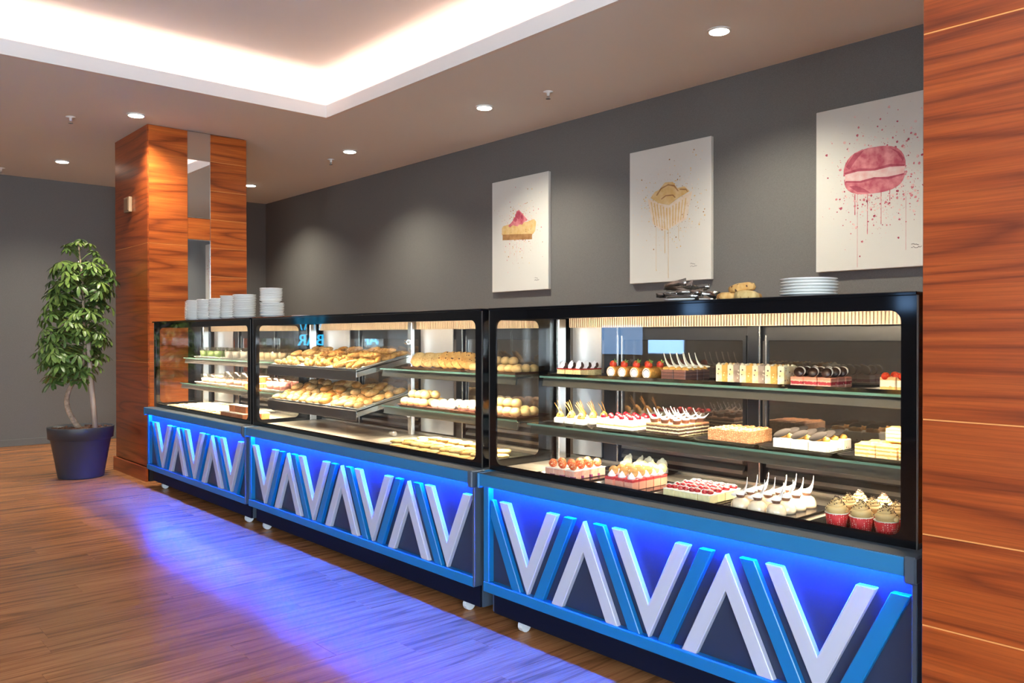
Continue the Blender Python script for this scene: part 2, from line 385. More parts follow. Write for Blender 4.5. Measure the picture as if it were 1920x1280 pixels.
for i, cx in enumerate(cols):
    off = (1.29 if abs(cx+2.915+PW/2) < 0.01 else rp.uniform(0, PL))
    y0 = off - 7*PL
    while y0 < YW:
        a, bb = max(y0, YF), min(y0+PL, YW)
        if bb - a > 0.05:
            full = bb-a > PL-0.01; cy = (a+bb)/2
            vis = a < 2.6 and bb > -0.3 and (seen(cx, cy) or seen(cx, a+0.05) or seen(cx, bb-0.05)) and not (cx > -6.6 and a > 2.3)
            if full and vis and npl < 298:
                ob('plank', pm, floor, (cx, cy, 0)); npl += 1
            else:
                outer.box(cx-PW/2+0.0008, cx+PW/2-0.0008, a+0.0008, bb-0.0008, -0.012, 0.0)
        y0 += PL
tag(ob('outer_planks', outer.mesh('outer_planks', M['plank']), floor), kind='stuff')

# ------------------------------------------------------------------ veneered pillars
def pillar_left():
    x0, x1, y0, y1 = -7.90, -7.03, 2.243, 3.091
    p = struct('pillar', MB().box(x0+0.012, x1-0.012, y0+0.012, y1-0.012, 0, H).mesh('pillar_core', M['blackframe']), label='walnut veneered square pillar with a mirror strip beside the plant')
    def pan(name, m, a, bev=0.002): return ob(name, MB().box(-(a[1]-a[0])/2,(a[1]-a[0])/2,-(a[3]-a[2])/2,(a[3]-a[2])/2,-(a[5]-a[4])/2,(a[5]-a[4])/2).mesh(name, m, bev), p, ((a[0]+a[1])/2,(a[2]+a[3])/2,(a[4]+a[5])/2))
    for z0, z1 in ((0.12,0.98),(0.983,1.967),(1.97,H-0.003)):
        pan('panel', M['veneer_x'], (x0,x1,y0,y0+0.012,z0,z1), 0.0015)
        pan('panel', M['veneer_y'], (x0,x0+0.012,y0+0.0125,y1,z0,z1), 0.0015)
        pan('panel', M['veneer_x'], (x0+0.0125,x1-0.0125,y1-0.012,y1,z0,z1), 0.0015)
    for z0, z1 in ((0.12,0.98),(0.982,1.967),(1.969,H-0.004)):
        pan('panel', M['veneer_y'], (x1-0.012,x1,y0+0.0125,2.571,z0,z1), 0.001)
    zz = [0.12,0.47,0.72,0.97,1.22,1.468,1.714,1.962,2.208,2.456,2.708,H-0.004]
    for a, b in zip(zz, zz[1:]): pan('panel', M['veneer_y'], (x1-0.012,x1+0.001,2.767,y1,a+0.001,b-0.001), 0.003)
    pan('panel', M['veneer_y'], (x1-0.012,x1-0.001,2.573,2.765,2.026,2.207))
    pan('panel', M['veneer_y'], (x1-0.012,x1-0.001,2.573,2.765,0.12,0.30))
    pan('mirror', M['mirror'], (x1-0.012,x1-0.004,2.573,2.765,2.210,H-0.004), 0)
    pan('mirror', M['mirror'], (x1-0.012,x1-0.004,2.573,2.765,0.303,2.023), 0)
    for a in ((2.210,2.214),(2.019,2.023)): pan('mirror_trim', M['post'], (x1-0.004,x1,2.573,2.765,a[0],a[1]), 0)
    pan('mirror_trim', M['post'], (x1-0.004,x1,2.7655,2.7668,0.303,H-0.004), 0)
    for q in zz[1:-1]: ob('joint_highlight', MB().box(x1-0.006,x1-0.0004,2.768,y1-0.001,q-0.0022,q+0.0022).mesh('joint_highlight', M['edge_highlight']), p)  # pale strips: highlights of the panel edges put in as colour
    for q in (0.9815, 1.968):
        ob('joint_highlight', MB().box(x0+0.001,x1-0.001,y0+0.0006,y0+0.006,q-0.0025,q+0.0025).mesh('joint_highlight', M['edge_highlight']), p)
        ob('joint_highlight', MB().box(x1-0.006,x1-0.0006,y0+0.013,2.570,q-0.0022,q+0.0022).mesh('joint_highlight', M['edge_highlight']), p)
    b = MB().box(x0-0.02,x1+0.0,y0-0.02,y0,0,0.115).box(x0-0.02,x0,y0,y1,0,0.115)
    ob('plinth', b.mesh('plinth', M['veneer_x'], 0.003), p)
pillar_left()
def pillar_right():
    x0, x1, y0, y1 = -0.836, 0.0, 2.10, 2.95
    p = struct('pillar', MB().box(x0+0.012, x1-0.012, y0+0.012, y1-0.012, 0, H).mesh('pillar_core', M['blackframe']), label='near walnut veneered pillar at the right hand end of the cases')
    zz = [0.12,0.485,0.71,0.993,1.94,H-0.003]
    for a, b in zip(zz, zz[1:]):
        for nm, bx in (('f',(x0,x1,y0,y0+0.012)),('l',(x0,x0+0.012,y0+0.0125,y1)),('r',(x1-0.012,x1,y0+0.0125,y1))):
            me = MB().box(-(bx[1]-bx[0])/2,(bx[1]-bx[0])/2,-(bx[3]-bx[2])/2,(bx[3]-bx[2])/2,-(b-a)/2+0.001,(b-a)/2-0.001).mesh('panel', M['veneer_x' if nm == 'f' else 'veneer_y'], 0.0015)
            ob('panel', me, p, ((bx[0]+bx[1])/2,(bx[2]+bx[3])/2,(a+b)/2))
    for q in zz[1:-1]: ob('joint_highlight', MB().box(x0+0.001,x1-0.001,y0+0.0006,y0+0.006,q-0.0016,q+0.0016).mesh('joint_highlight', M['edge_highlight']), p)  # seam highlights painted as pale strips
    ob('plinth', MB().box(x0-0.005,x1+0.02,y0-0.02,y0,0,0.115).mesh('plinth', M['veneer_x'], 0.003), p)
pillar_right()

# ------------------------------------------------------------------ display cases
def ring(mb, lo, hi, hole, rad, t0, t1, axis='y', k=6):
    """flat frame lo..hi with a rounded hole, thickness t0..t1 along the axis"""
    (a0, b0), (a1, b1) = lo, hi; (h0, g0), (h1, g1) = hole
    oc = [(a0,b0),(a1,b0),(a1,b1),(a0,b1)]
    ctr = [(h0+rad,g0+rad,180),(h1-rad,g0+rad,270),(h1-rad,g1-rad,0),(h0+rad,g1-rad,90)]
    inn = [[(cx+rad*math.cos(R(s0+90*j/k)), cy+rad*math.sin(R(s0+90*j/k))) for j in range(k+1)] for cx, cy, s0 in ctr]
    pts = oc + [p for c in inn for p in c]; n = len(pts); K = k+1
    def mk(p, t): return (p[0], t, p[1]) if axis == 'y' else (t, p[0], p[1])
    vs = [mk(p, t0) for p in pts] + [mk(p, t1) for p in pts]; fs = []
    def I(c, j): return 4 + (c % 4)*K + j
    for c in range(4):
        d = (c+1) % 4
        tri = [(c, I(c,j), I(c,j+1)) for j in range(k)]
        for t in tri + [(c, I(c,k), I(d,0), d)]:
            fs.append(t); fs.append(tuple(i+n for i in reversed(t)))
        fs.append((c, d, d+n, c+n))
        for j in range(k): fs.append((I(c,j), I(c,j+1), I(c,j+1)+n, I(c,j)+n))
        fs.append((I(c,k), I(d,0), I(d,0)+n, I(c,k)+n))
    return mb.add(vs, fs)
def clip(poly, lo, hi):
    for sgn, lim in ((1, lo), (-1, hi)):
        out = []
        for i in range(len(poly)):
            a, b = poly[i-1], poly[i]; ia, ib = sgn*(a[0]-lim) >= 0, sgn*(b[0]-lim) >= 0
            if ia != ib:
                t = (lim-a[0])/(b[0]-a[0]); out.append((lim, a[1]+t*(b[1]-a[1])))
            if ib: out.append(b)
        poly = out
        if len(poly) < 3: return None
    return poly
def area_light(name, parent, loc, length, wid, power, col, rot, off, spread=120):
    l = bpy.data.lights.new(name, 'AREA'); l.spread = R(spread); l.shape = 'RECTANGLE'; l.size = length; l.size_y = wid; l.energy = power; l.color = col
    o = bpy.data.objects.new(name, l); C.objects.link(o); o.parent = parent
    o.location = Vector(loc) - Vector(off); o.rotation_euler = rot
    return o
YB = 2.14; YG = 2.232; YR = 2.74; ZD = 0.640; ZU = 1.024; ZLO = 0.822
WARM = (1.0, 0.80, 0.55)
def display_case(gx0, gx1, bx0, bx1, apex, lead, trail, backs, shelves, label, panes, topx=None, gain=1.0):
    root = empty('display_case', ((gx0+gx1)/2, 2.45, 0)); tag(root, label, 'display case', 'glass display cases on blue bases')
    off = root.location.copy()
    def part(name, mb, m, bev=0.0, par=None, seg=1, kind=None, lab=None):
        o = ob(name, mb.mesh(name, m, bev, seg), par or root)
        if par is None: o.location = -off
        if kind: o['kind'] = kind
        if lab: o['label'] = lab
        return o
    B = lambda *a: MB().box(*a)
    # --- base
    part('ledge', MB().prism([(YB,0.582),(YB,0.632),(2.80,0.632),(2.80,0.604),(YB+0.009,0.604),(YB+0.009,0.582)], bx0, bx1, 'x'), M['azure'], 0.0025, seg=2)
    part('ledge_top', B(bx0+0.004, bx1-0.004, YB+0.004, 2.79, 0.632, 0.6335), M['cap'])
    part('carcass', B(bx0+0.012, bx1-0.012, 2.21, 2.78, 0.05, 0.584), M['cap'])
    part('front_panel', B(bx0+0.035, bx1-0.012, 2.185, 2.21, 0.188, 0.604), M['slate'])
    part('bottom_rail', B(bx0+0.012, bx1-0.010, 2.155, 2.21, 0.145, 0.188), M['azure_bar'], 0.003)
    part('side_post', B(bx0+0.012, bx0+0.045, 2.158, 2.21, 0.188, 0.603), M['azure_bar'], 0.002)
    part('side_post', B(bx1-0.014, bx1, 2.152, 2.25, 0.150, 0.584), M['cap'], 0.002)
    part('kickboard', B(bx0+0.03, bx1-0.02, 2.20, 2.215, 0.050, 0.145), M["navy"])
    for cx in (bx1-0.028, ): part('end_cap', B(cx, cx+0.032, YB-0.006, YB+0.07, 0.566, 0.637), M['cap'], 0.005, lab='dark grey plastic end cap')
    part('end_cap', B(bx0-0.006, bx0+0.008, YB-0.004, YB+0.07, 0.572, 0.635), M['azure'], 0.004)
    part('blue_light_strip', B(bx0+0.05, bx1-0.03, 2.160, 2.170, 0.6005, 0.6032), M['blue_led'])
    for cx in (bx0+0.17 if lead else bx0+0.09, bx1-0.15):
        for cy in (2.243, 2.70):
            part('caster', MB().tube([(cx-0.012,cy,0.026),(cx+0.012,cy,0.026)], 0.026, 14, smooth=False).box(cx-0.016,cx+0.016,cy-0.008,cy+0.02,0.03,0.052), M['rubber'])
    # --- zigzag of white and blue bars on the front panel
    zt, zb = 0.528, 0.186
    per = apex[1]-apex[0]; s = per/0.60
    X0, X1 = bx0+0.05, bx1-0.018
    def bar(name, polys, m):
        mb = MB()
        for p in polys:
            q = clip([(a, z) for a, z in p], X0, X1)
            if q: mb.prism(q, 2.185, 2.163)
        if mb.f: part(name, mb, m, 0.0025)
    seq = [apex[0]-per] + list(apex)
    for k, a in enumerate(seq):
        f = lambda u: a + u*s
        if k > 0:
            zi = zt - 0.055/0.165*(zt-zb)
            bar('white_chevron', [[(f(0),zt),(f(-0.165),zb),(f(-0.110),zb),(f(0),zi),(f(0.110),zb),(f(0.165),zb)]], M['white_bar'])
        last = k == len(seq)-1
        if k > 0 or lead:
            bar('blue_bar', [[(f(0.047),zt),(f(0.212),zb),(f(0.264),zb),(f(0.098),zt)]], M['azure_bar'])
        zi = zb + 0.055/0.165*(zt-zb)
        bar('white_chevron', [[(f(0.135),zt),(f(0.30),zb),(f(0.465),zt),(f(0.410),zt),(f(0.30),zi),(f(0.190),zt)]], M['white_bar'])
        if not last or trail:
            bar('blue_bar', [[(f(0.554),zt),(f(0.389),zb),(f(0.337),zb),(f(0.503),zt)]], M['azure_bar'])
    # --- glass box
    z0, z1 = 0.634, 1.306
    xs = [gx0+0.004] + list(panes) + [gx1-0.004]
    for a, b in zip(xs, xs[1:]): part('front_glass', B(a+0.0015, b-0.0015, YG, YG+0.005, z0, z1), M['glass'])
    part('front_frame', ring(MB(), (gx0, z0), (gx1, z1), ((gx0+0.043, 0.661), (gx1-0.043, 1.267)), 0.03, YG-0.0015, YG-0.0003), M['black'])
    for sx, d in ((gx0, 1), (gx1, -1)):
        a, b = sorted((sx, sx+d*0.005))
        part('side_glass', B(a, b, YG+0.006, 2.72, z0, z1), M['glass'])
        a, b = sorted((sx-d*0.0003, sx-d*0.0014))
        part('side_frame', ring(MB(), (YG, z0), (2.72, z1), ((YG+0.043, 0.661), (2.565, 1.267)), 0.03, a, b, 'x'), M['black'])
        a, b = sorted((sx+d*0.012, sx+d*0.03))
        part('corner_post', B(a, b, 2.615, 2.662, ZD, 1.275), M['post'], 0.003)
        part('corner_trim', B(sx-0.0022, sx+0.0022, YG-0.0022, YG+0.0022, z0, z1), M['dark_steel'])
    tx0 = topx if topx else gx0
    part('top_panel', B(tx0, gx1, YG-0.008, 2.78, 1.306, 1.3165), M['black'], 0.002)
    part('lamp_housing', B(gx0+0.01, gx1-0.01, YG+0.008, YG+0.05, 1.278, 1.306), M['dark_steel'])
    part('ceiling_liner', B(gx0+0.01, gx1-0.01, YG+0.05, 2.74, 1.280, 1.306), M['deck'])
    g = MB(); g.box(gx0+0.03, gx1-0.03, 2.686, 2.70, 1.236, 1.28)
    xx = gx0+0.034
    while xx < gx1-0.036: g.box(xx, xx+0.0065, 2.678, 2.687, 1.238, 1.279); xx += 0.0125
    part('air_grille', g, M['grille'], kind='stuff')
    part('deck', B(gx0+0.008, gx1-0.008, YG+0.008, YR-0.03, ZD-0.006, ZD), M['deck'])
    part('deck_lip', B(gx0+0.008, gx1-0.008, YR-0.03, YR-0.008, ZD-0.006, ZD+0.012), M['deck'], 0.002)
    # --- rear wall with sliding doors
    part('rear_header', B(gx0+0.008, gx1-0.008, YR-0.002, YR+0.02, 1.18, 1.306), M['blackframe'])
    part('rear_wall', B(gx0+0.008, gx1-0.008, YR+0.006, YR+0.02, ZD, 0.80), M['blackframe'])
    for kind, a, b in backs:
        if kind == 'satin': part('steel_panel', B(a, b, YR-0.034, YR-0.028, ZD+0.02, 1.236), M['satin'])
        elif kind == 'door':
            d = part('sliding_door', ring(MB(), (a, 0.785), (b, 1.20), ((a+0.014, 0.80), (b-0.014, 1.182)), 0.004, YR-0.012, YR-0.002, k=1), M['blackframe'])
            part('door_pane', B(a+0.013, b-0.013, YR-0.009, YR-0.006, 0.799, 1.183), M['tinted'], par=d)
            for xx in (a+0.003,): part('edge_strip', B(xx, xx+0.006, YR-0.015, YR-0.011, 0.785, 1.20), M['post'], par=d)
            for zz in (0.672, 0.712, 0.752): part('louver', MB().prism([(YR-0.02, zz), (YR-0.002, zz+0.018), (YR, zz+0.030), (YR-0.018, zz+0.014)], a+0.01, b-0.01, 'x'), M['louver'])
        elif kind == 'mullion':
            part('mullion', B(a, b, YR-0.03, YR, ZD+0.01, 1.236), M['blackframe'], 0.002)
            part('edge_strip', B(b+0.001, b+0.006, YR-0.03, YR-0.026, ZD+0.01, 1.236), M['post'])
    # --- shelves: glass sheet, bright edge, metal front rail with a light strip under it
    lg = lambda nm, a, b, y, z, pw, tilt=8, spr=130: area_light(nm, root, ((a+b)/2, y, z), b-a-0.03, 0.012, pw*(b-a), WARM, (R(tilt),0,0), off, spr)
    lg('case_light', gx0+0.02, gx1-0.02, YG+0.03, 1.2775, P_CASE*1.15*gain, 28, 64)
    lg('case_light', gx0+0.02, gx1-0.02, YG+0.056, 1.272, P_CASE*0.3, 82, 60)  # added second light, turned to the rear to brighten the grille
    for a, b, yf, z, dark in shelves:
        sh = part('shelf', B(a, b, yf+0.0015, YR-0.04, z-0.008, z), M['shelfglass'])
        part('shelf_edge', B(a, b, yf, yf+0.0014, z-0.008, z), M['glassedge'], par=sh)
        rl = part('shelf_rail', MB().prism([(yf+0.012, z-0.009), (yf+0.020, z-0.009), (yf+0.014, z-0.044), (yf+0.004, z-0.044)], a+0.012, b-0.004, 'x'), M['dark_steel' if dark else 'rail'], 0.001, par=sh)
        lg('shelf_light', a+0.02, b-0.02, yf+0.012, z-0.046, P_CASE*gain)
        for xx in (a+0.05, b-0.05): part('shelf_bracket', B(xx-0.004, xx+0.004, yf+0.03, YR-0.04, z-0.02, z-0.0085), M['post'], par=sh)
    return root, part
fit3 = lambda a, yu, yl, b, dk: [(a, b, yu, ZU, dk), (a, b, yl, ZLO, dk)]
case1, part1 = display_case(-6.84, -5.02, -6.80, -4.925, (-6.146, -5.502), True, True,
    [('satin', -6.80, -6.42), ('mullion', -6.40, -6.33), ('door', -6.32, -5.74), ('mullion', -5.73, -5.69), ('door', -5.68, -5.06)],
    fit3(-6.80, 2.45, 2.42, -5.05, True), 'smallest display case by the far pillar, holding dessert cups', [], topx=-6.868, gain=4.2)
case2, part2 = display_case(-4.985, -2.70, -4.90, -2.655, (-4.381, -3.774, -3.164), False, False,
    [('satin', -4.94, -4.60), ('mullion', -4.55, -4.50), ('door', -4.49, -3.86), ('satin', -3.82, -3.52), ('mullion', -3.50, -3.45), ('door', -3.44, -2.75)],
    fit3(-3.83, 2.44, 2.45, -2.72, False), 'middle display case with breads on sloping trays and cookies', [-3.838], gain=1.15)
case3, part3 = display_case(-2.65, -0.90, -2.615, -0.868, (-2.045, -1.444), True, True,
    [('satin', -2.62, -2.445), ('mullion', -2.435, -2.36), ('door', -2.35, -1.73), ('mullion', -1.713, -1.665), ('door', -1.65, -0.93)],
    fit3(-2.61, 2.485, 2.41, -0.93, False), 'nearest display case full of small cakes beside the near pillar', [])
# extras of the middle case: glass divider with post and clips, two sloping metal racks
part2('divider', MB().box(-3.842, -3.836, YG+0.008, 2.645, ZD, 1.275), M['glass'])
part2('divider_post', MB().box(-3.864, -3.824, 2.645, 2.668, ZD, 1.278), M['post'], 0.003)
for px, py, pz in ((-3.845, 2.632, 1.165), (-3.845, 2.632, 0.755)):
    part2('glass_clip', MB().tube([(px-0.012, py, pz), (px+0.012, py, pz)], 0.016, 14, smooth=False).tube([(px-0.018, py, pz), (px+0.018, py, pz)], 0.007, 10), M['post'], 0.001)
part2('glass_clip', MB().tube([(-3.86, 2.53, ZD+0.016), (-3.82, 2.53, ZD+0.016)], 0.015, 14, smooth=False), M['post'], 0.001)
SLOPE = {}
for zf, zb_ in ((1.006, 1.088), (0.790, 0.876)):
    a, b = -4.925, -3.85
    k = (zb_-zf)/(2.68-2.31)
    SLOPE[zf] = k
    q = [(2.302, zf+0.004), (2.302, zf-0.05), (2.306, zf-0.05), (2.306, zf-0.004), (2.69, zb_-0.001), (2.69, zb_+0.003)]
    rk = part2('sloping_rack', MB().prism(q, a, b, 'x'), M['dark_steel'], 0.0008)
    for xx in (a, b-0.006):
        part2('rack_side', MB().prism([(2.306, zf-0.002), (2.306, zf-0.03), (2.69, zb_-0.032), (2.69, zb_+0.012), (2.306, zf+0.010)], xx, xx+0.006, 'x'), M['post'], 0.0006, par=rk)
    area_light('rack_light', case2, ((a+b)/2, 2.31, zf-0.053), 1.0, 0.01, P_CASE*1.0, WARM, (R(6),0,0), case2.location)

# ------------------------------------------------------------------ ceiling lights and sprinklers
dl_mesh = MB().lathe([(0.058,-0.010),(0.066,-0.008),(0.068,0.0),(0.060,0.004)], 28).mesh('trim_ring', M['white_paint'])
dd_mesh = MB().lathe([(0.0,-0.0125),(0.053,-0.0125),(0.057,-0.0095),(0.057,-0.004)], 28, smooth=False).mesh('diffuser', M['lamp'])
WHERE = {(-9.1,2.09):'nearest the far left wall, left of the pillar', (-6.81,2.09):'above the front of the far pillar', (-6.81,4.01):'over the back wall between pillar and first canvas',
         (-4.82,4.01):'above the cake slice canvas', (-2.72,4.01):'nearest the near pillar, above the muffin canvas', (-9.1,4.05):'just behind the far pillar edge'}
def downlight(x, y):
    d = ob('downlight', dl_mesh, None, (x, y, H)); lab = WHERE.get((x, y))
    tag(d, 'round recessed ceiling light ' + (lab or {(-0.75,4.01):'hidden behind the near pillar', (-9.1,-0.6):'past the left picture edge by the end wall', (-9.1,-3.3):'in the far corner behind the viewer', (1.6,4.01):'past the right picture edge'}[(x, y)]), 'light', 'round ceiling downlights')
    ob('diffuser', dd_mesh, d)
    l = bpy.data.lights.new('downlight_beam', 'SPOT'); l.energy = P_DOWN; l.color = (1.0, 0.93, 0.76); l.spot_size = R(130); l.spot_blend = 0.9; l.shadow_soft_size = 0.05
    s = bpy.data.objects.new('downlight_beam', l); C.objects.link(s); s.parent = d; s.location = (0, 0, -0.02)
for p in WHERE: downlight(*p)
for p in ((-0.75,4.01),(-9.1,-0.6),(-9.1,-3.3),(1.6,4.01)): downlight(*p)
sp_mesh = MB().lathe([(0.0,0),(0.036,0),(0.034,-0.006),(0.012,-0.009),(0.010,-0.03),(0.0,-0.03)], 18).mesh('sprinkler', M['white_paint'])
sq_mesh = MB().lathe([(0.0,-0.052),(0.018,-0.052),(0.018,-0.049),(0.0,-0.049)], 14, smooth=False).tube([(0.008,0,-0.03),(0.011,0,-0.04),(0.006,0,-0.049)], 0.0025, 6).tube([(-0.008,0,-0.03),(-0.011,0,-0.04),(-0.006,0,-0.049)], 0.0025, 6).tube([(0,0,-0.03),(0,0,-0.049)], 0.003, 6).mesh('deflector', mat('chrome', (0.7,0.7,0.7), 0.15, 1.0))
for x, y, w in ((-7.22,1.72,'left of the far pillar'), (-4.215,4.10,'right of the middle downlight over the canvases'), (-7.257,4.06,'beside the downlight right of the far pillar'), (-9.89,1.70,'at the far left edge of the picture')):
    o = tag(ob('sprinkler', sp_mesh, None, (x, y, H)), 'small white fire sprinkler on the ceiling, ' + w, 'sprinkler', 'ceiling sprinklers')
    ob('deflector', sq_mesh, o)
# small control box on the dark face of the far pillar
cb = tag(ob('wall_thermostat', MB().box(-0.07,0.07,-0.03,0,-0.065,0.065).mesh('wall_thermostat', mat('beige_plastic',(0.30,0.20,0.12),0.4), 0.006, 2), None, (-7.485, 2.243, 2.33)), 'small rectangular control box on the dark side of the far pillar', 'control')
ob('cover', MB().box(-0.055,0.055,-0.034,-0.03,-0.05,0.05).mesh('cover', mat('brown_plastic',(0.20,0.11,0.06),0.35), 0.002), cb)

# ------------------------------------------------------------------ three splashed food canvases
def canvas(x0, label):
    c = ob('canvas', MB().box(0, 0.722, 0, 0.032, 0, 0.98).mesh('canvas', mat('primed_canvas', (0.60,0.58,0.53), 0.7, bump=0.15, bscale=900), 0.003), None, (x0, YW-0.033, 1.587))
    return tag(c, label, 'painting', 'food canvases on the back wall')
def wc(name, a, b, sc=19, c=None):
    return mat(name, a, 0.75, var=0.5, vscale=sc, col2=b)
def paint(par, name, polys, m, d=0.001, stuff=False):
    mb = MB()
    for p in polys: mb.prism(p, -d, 0.0005)
    o = ob(name, mb.mesh(name, m), par)
    if stuff: o['kind'] = 'stuff'
    return o
def blob(cx, cz, r, n=9, rnd=random, j=0.25, sx=1.0):
    return [(cx+sx*r*(1+rnd.uniform(-j,j))*math.cos(6.283*i/n), cz+r*(1+rnd.uniform(-j,j))*math.sin(6.283*i/n)) for i in range(n)]
def splat(par, cx, cz, rad, n, mats, seed, vert=1.0, rmax=0.005, drips=()):
    rnd = random.Random(seed)
    for q, mm in enumerate(mats):
        P = []
        for i in range(n//len(mats)):
            a = rnd.uniform(0, 6.283); d = rad*(0.35+abs(rnd.gauss(0, 0.46))); x = cx+d*math.cos(a); z = cz+vert*d*math.sin(a)
            if not (0.03 < x < 0.69 and 0.06 < z < 0.95): continue
            r = rmax*(0.14+0.86*rnd.random()**4)
            P.append(blob(x, z, r, 7, rnd, 0.3))
        if q == 0:
            for (x, za, zb_, w) in drips:
                P.append([(x-w, za), (x-w*0.6, (za+zb_)/2), (x-w*0.9, zb_), (x, zb_-0.006), (x+w*0.9, zb_), (x+w*0.6, (za+zb_)/2), (x+w, za)])
        paint(par, 'paint_splashes', P, mm, 0.0006+0.0001*q, True)
def signature(par, x, z, m):
    rnd = random.Random(5); mb = MB()
    for r in range(2):
        pts = [(x+0.007*i+rnd.uniform(-.002,.002), -0.001, z-0.016*r+rnd.uniform(-.005,.005)) for i in range(9 if r else 7)]
        mb.tube(pts, 0.0011, 4)
    ob('signature', mb.mesh('signature', m), par)
ink = mat('ink', (0.05,0.04,0.04), 0.6)
pink1, pink2, pinkl = wc('raspberry_wash', (0.42,0.06,0.10), (0.66,0.25,0.26)), wc('deep_pink_wash', (0.30,0.03,0.06), (0.46,0.09,0.13)), wc('pale_pink_wash', (0.66,0.36,0.34), (0.70,0.56,0.52))
och1, och2, ochl = wc('ochre_wash', (0.58,0.36,0.12), (0.66,0.48,0.24)), wc('brown_wash', (0.26,0.12,0.04), (0.40,0.21,0.08)), wc('pale_ochre_wash', (0.68,0.52,0.36), (0.70,0.62,0.52))
# cake slice
c1 = canvas(-5.604, 'white canvas painted with a red topped cake slice, farthest of the three')
paint(c1, 'painted_crust', [[(0.145,0.455),(0.525,0.432),(0.525,0.478),(0.145,0.505)]], och2, 0.0012)
paint(c1, 'painted_cake', [[(0.135,0.50),(0.53,0.472),(0.565,0.50),(0.575,0.575),(0.55,0.60),(0.46,0.585),(0.30,0.595),(0.15,0.578),(0.135,0.56)]], och1, 0.0010)
paint(c1, 'painted_topping', [[(0.22,0.572),(0.26,0.60),(0.30,0.625),(0.33,0.69),(0.36,0.70),(0.40,0.665),(0.44,0.63),(0.47,0.60),(0.42,0.585),(0.40,0.565),(0.37,0.575),(0.34,0.558),(0.28,0.575),(0.245,0.56)]], pink1, 0.0016)
paint(c1, 'painted_cherry', [blob(0.35,0.655,0.035,9,random.Random(1)), blob(0.31,0.62,0.022,8,random.Random(2)), blob(0.40,0.635,0.018,8,random.Random(8))], pink2, 0.0020)
splat(c1, 0.36, 0.54, 0.25, 900, [pinkl, pink1, och1, ochl, och2], 11, 1.1, 0.0065, [(0.24,0.46,0.30,0.0016),(0.33,0.45,0.26,0.0012),(0.42,0.45,0.33,0.0016),(0.28,0.56,0.47,0.002)])
signature(c1, 0.555, 0.10, ink)
# muffin
c2 = canvas(-4.008, 'white canvas painted with a golden muffin in a paper case, middle one')
paint(c2, 'painted_case', [[(0.17,0.62),(0.22,0.43),(0.30,0.37),(0.36,0.375),(0.52,0.435),(0.565,0.62),(0.45,0.585),(0.365,0.545),(0.27,0.575)]], ochl, 0.0009)
paint(c2, 'painted_case_folds', [[(0.20+0.028*i, 0.59-0.035*min(i,5)/3+0.03*max(0,i-6)/3),(0.235+0.023*i,0.42-0.01*min(i,5)+0.012*max(0,i-5)),(0.241+0.023*i,0.42-0.01*min(i,5)+0.012*max(0,i-5)),(0.211+0.028*i,0.59-0.035*min(i,5)/3+0.03*max(0,i-6)/3)] for i in range(12)], och1, 0.0013)
paint(c2, 'painted_muffin', [[(0.20,0.62),(0.27,0.575),(0.365,0.548),(0.45,0.59),(0.545,0.625),(0.50,0.665),(0.44,0.66),(0.40,0.71),(0.33,0.715),(0.28,0.67),(0.24,0.66)]], och1, 0.0016)
paint(c2, 'painted_shadow_lines', [[(0.26,0.628),(0.30,0.672),(0.36,0.69),(0.41,0.675),(0.445,0.635),(0.452,0.64),(0.416,0.685),(0.36,0.70),(0.293,0.68),(0.252,0.634)],[(0.30,0.595),(0.34,0.615),(0.40,0.612),(0.42,0.592),(0.425,0.598),(0.402,0.620),(0.338,0.624),(0.296,0.603)],[(0.46,0.645),(0.515,0.637),(0.525,0.62),(0.53,0.625),(0.517,0.646),(0.462,0.654)]], och2, 0.0020)
splat(c2, 0.38, 0.55, 0.28, 1000, [och1, ochl, och1, och2, ochl], 12, 1.0, 0.0065, [(0.36,0.38,0.03,0.0022),(0.25,0.40,0.09,0.0013),(0.33,0.37,0.21,0.003),(0.45,0.4,0.3,0.0016)])
signature(c2, 0.55, 0.115, ink)
# macaron
c3 = canvas(-2.523, 'white canvas painted with a big pink macaron, closest to the near pillar')
mac = lambda a0, a1, cx, cz, rx, rz: [(cx+rx*math.copysign(abs(math.cos(R(a)))**0.72, math.cos(R(a))), cz+rz*math.copysign(abs(math.sin(R(a)))**0.8, math.sin(R(a)))) for a in range(a0, a1+1, 12)]
paint(c3, 'painted_shell', [mac(0,180,0.357,0.565,0.183,0.145)], pink1, 0.0012)
paint(c3, 'painted_shell', [mac(180,360,0.357,0.545,0.178,0.105)], pink1, 0.0012)
paint(c3, 'painted_filling', [[(0.185,0.575),(0.26,0.582),(0.36,0.572),(0.45,0.580),(0.535,0.572),(0.53,0.532),(0.44,0.526),(0.35,0.533),(0.27,0.524),(0.185,0.533)]], pinkl, 0.0016)
paint(c3, 'painted_edges', [[(0.18,0.585),(0.27,0.598),(0.36,0.585),(0.45,0.597),(0.535,0.583),(0.53,0.572),(0.45,0.583),(0.36,0.572),(0.27,0.583),(0.185,0.573)],[(0.19,0.525),(0.28,0.512),(0.36,0.522),(0.44,0.512),(0.53,0.524),(0.53,0.533),(0.44,0.524),(0.36,0.534),(0.28,0.523),(0.19,0.536)],[(0.19,0.62),(0.24,0.69),(0.30,0.70),(0.25,0.65),(0.21,0.60)],[(0.21,0.50),(0.26,0.46),(0.34,0.445),(0.30,0.475),(0.25,0.50)],[(0.45,0.69),(0.50,0.66),(0.53,0.62),(0.525,0.60),(0.49,0.655)]], pink2, 0.0020)
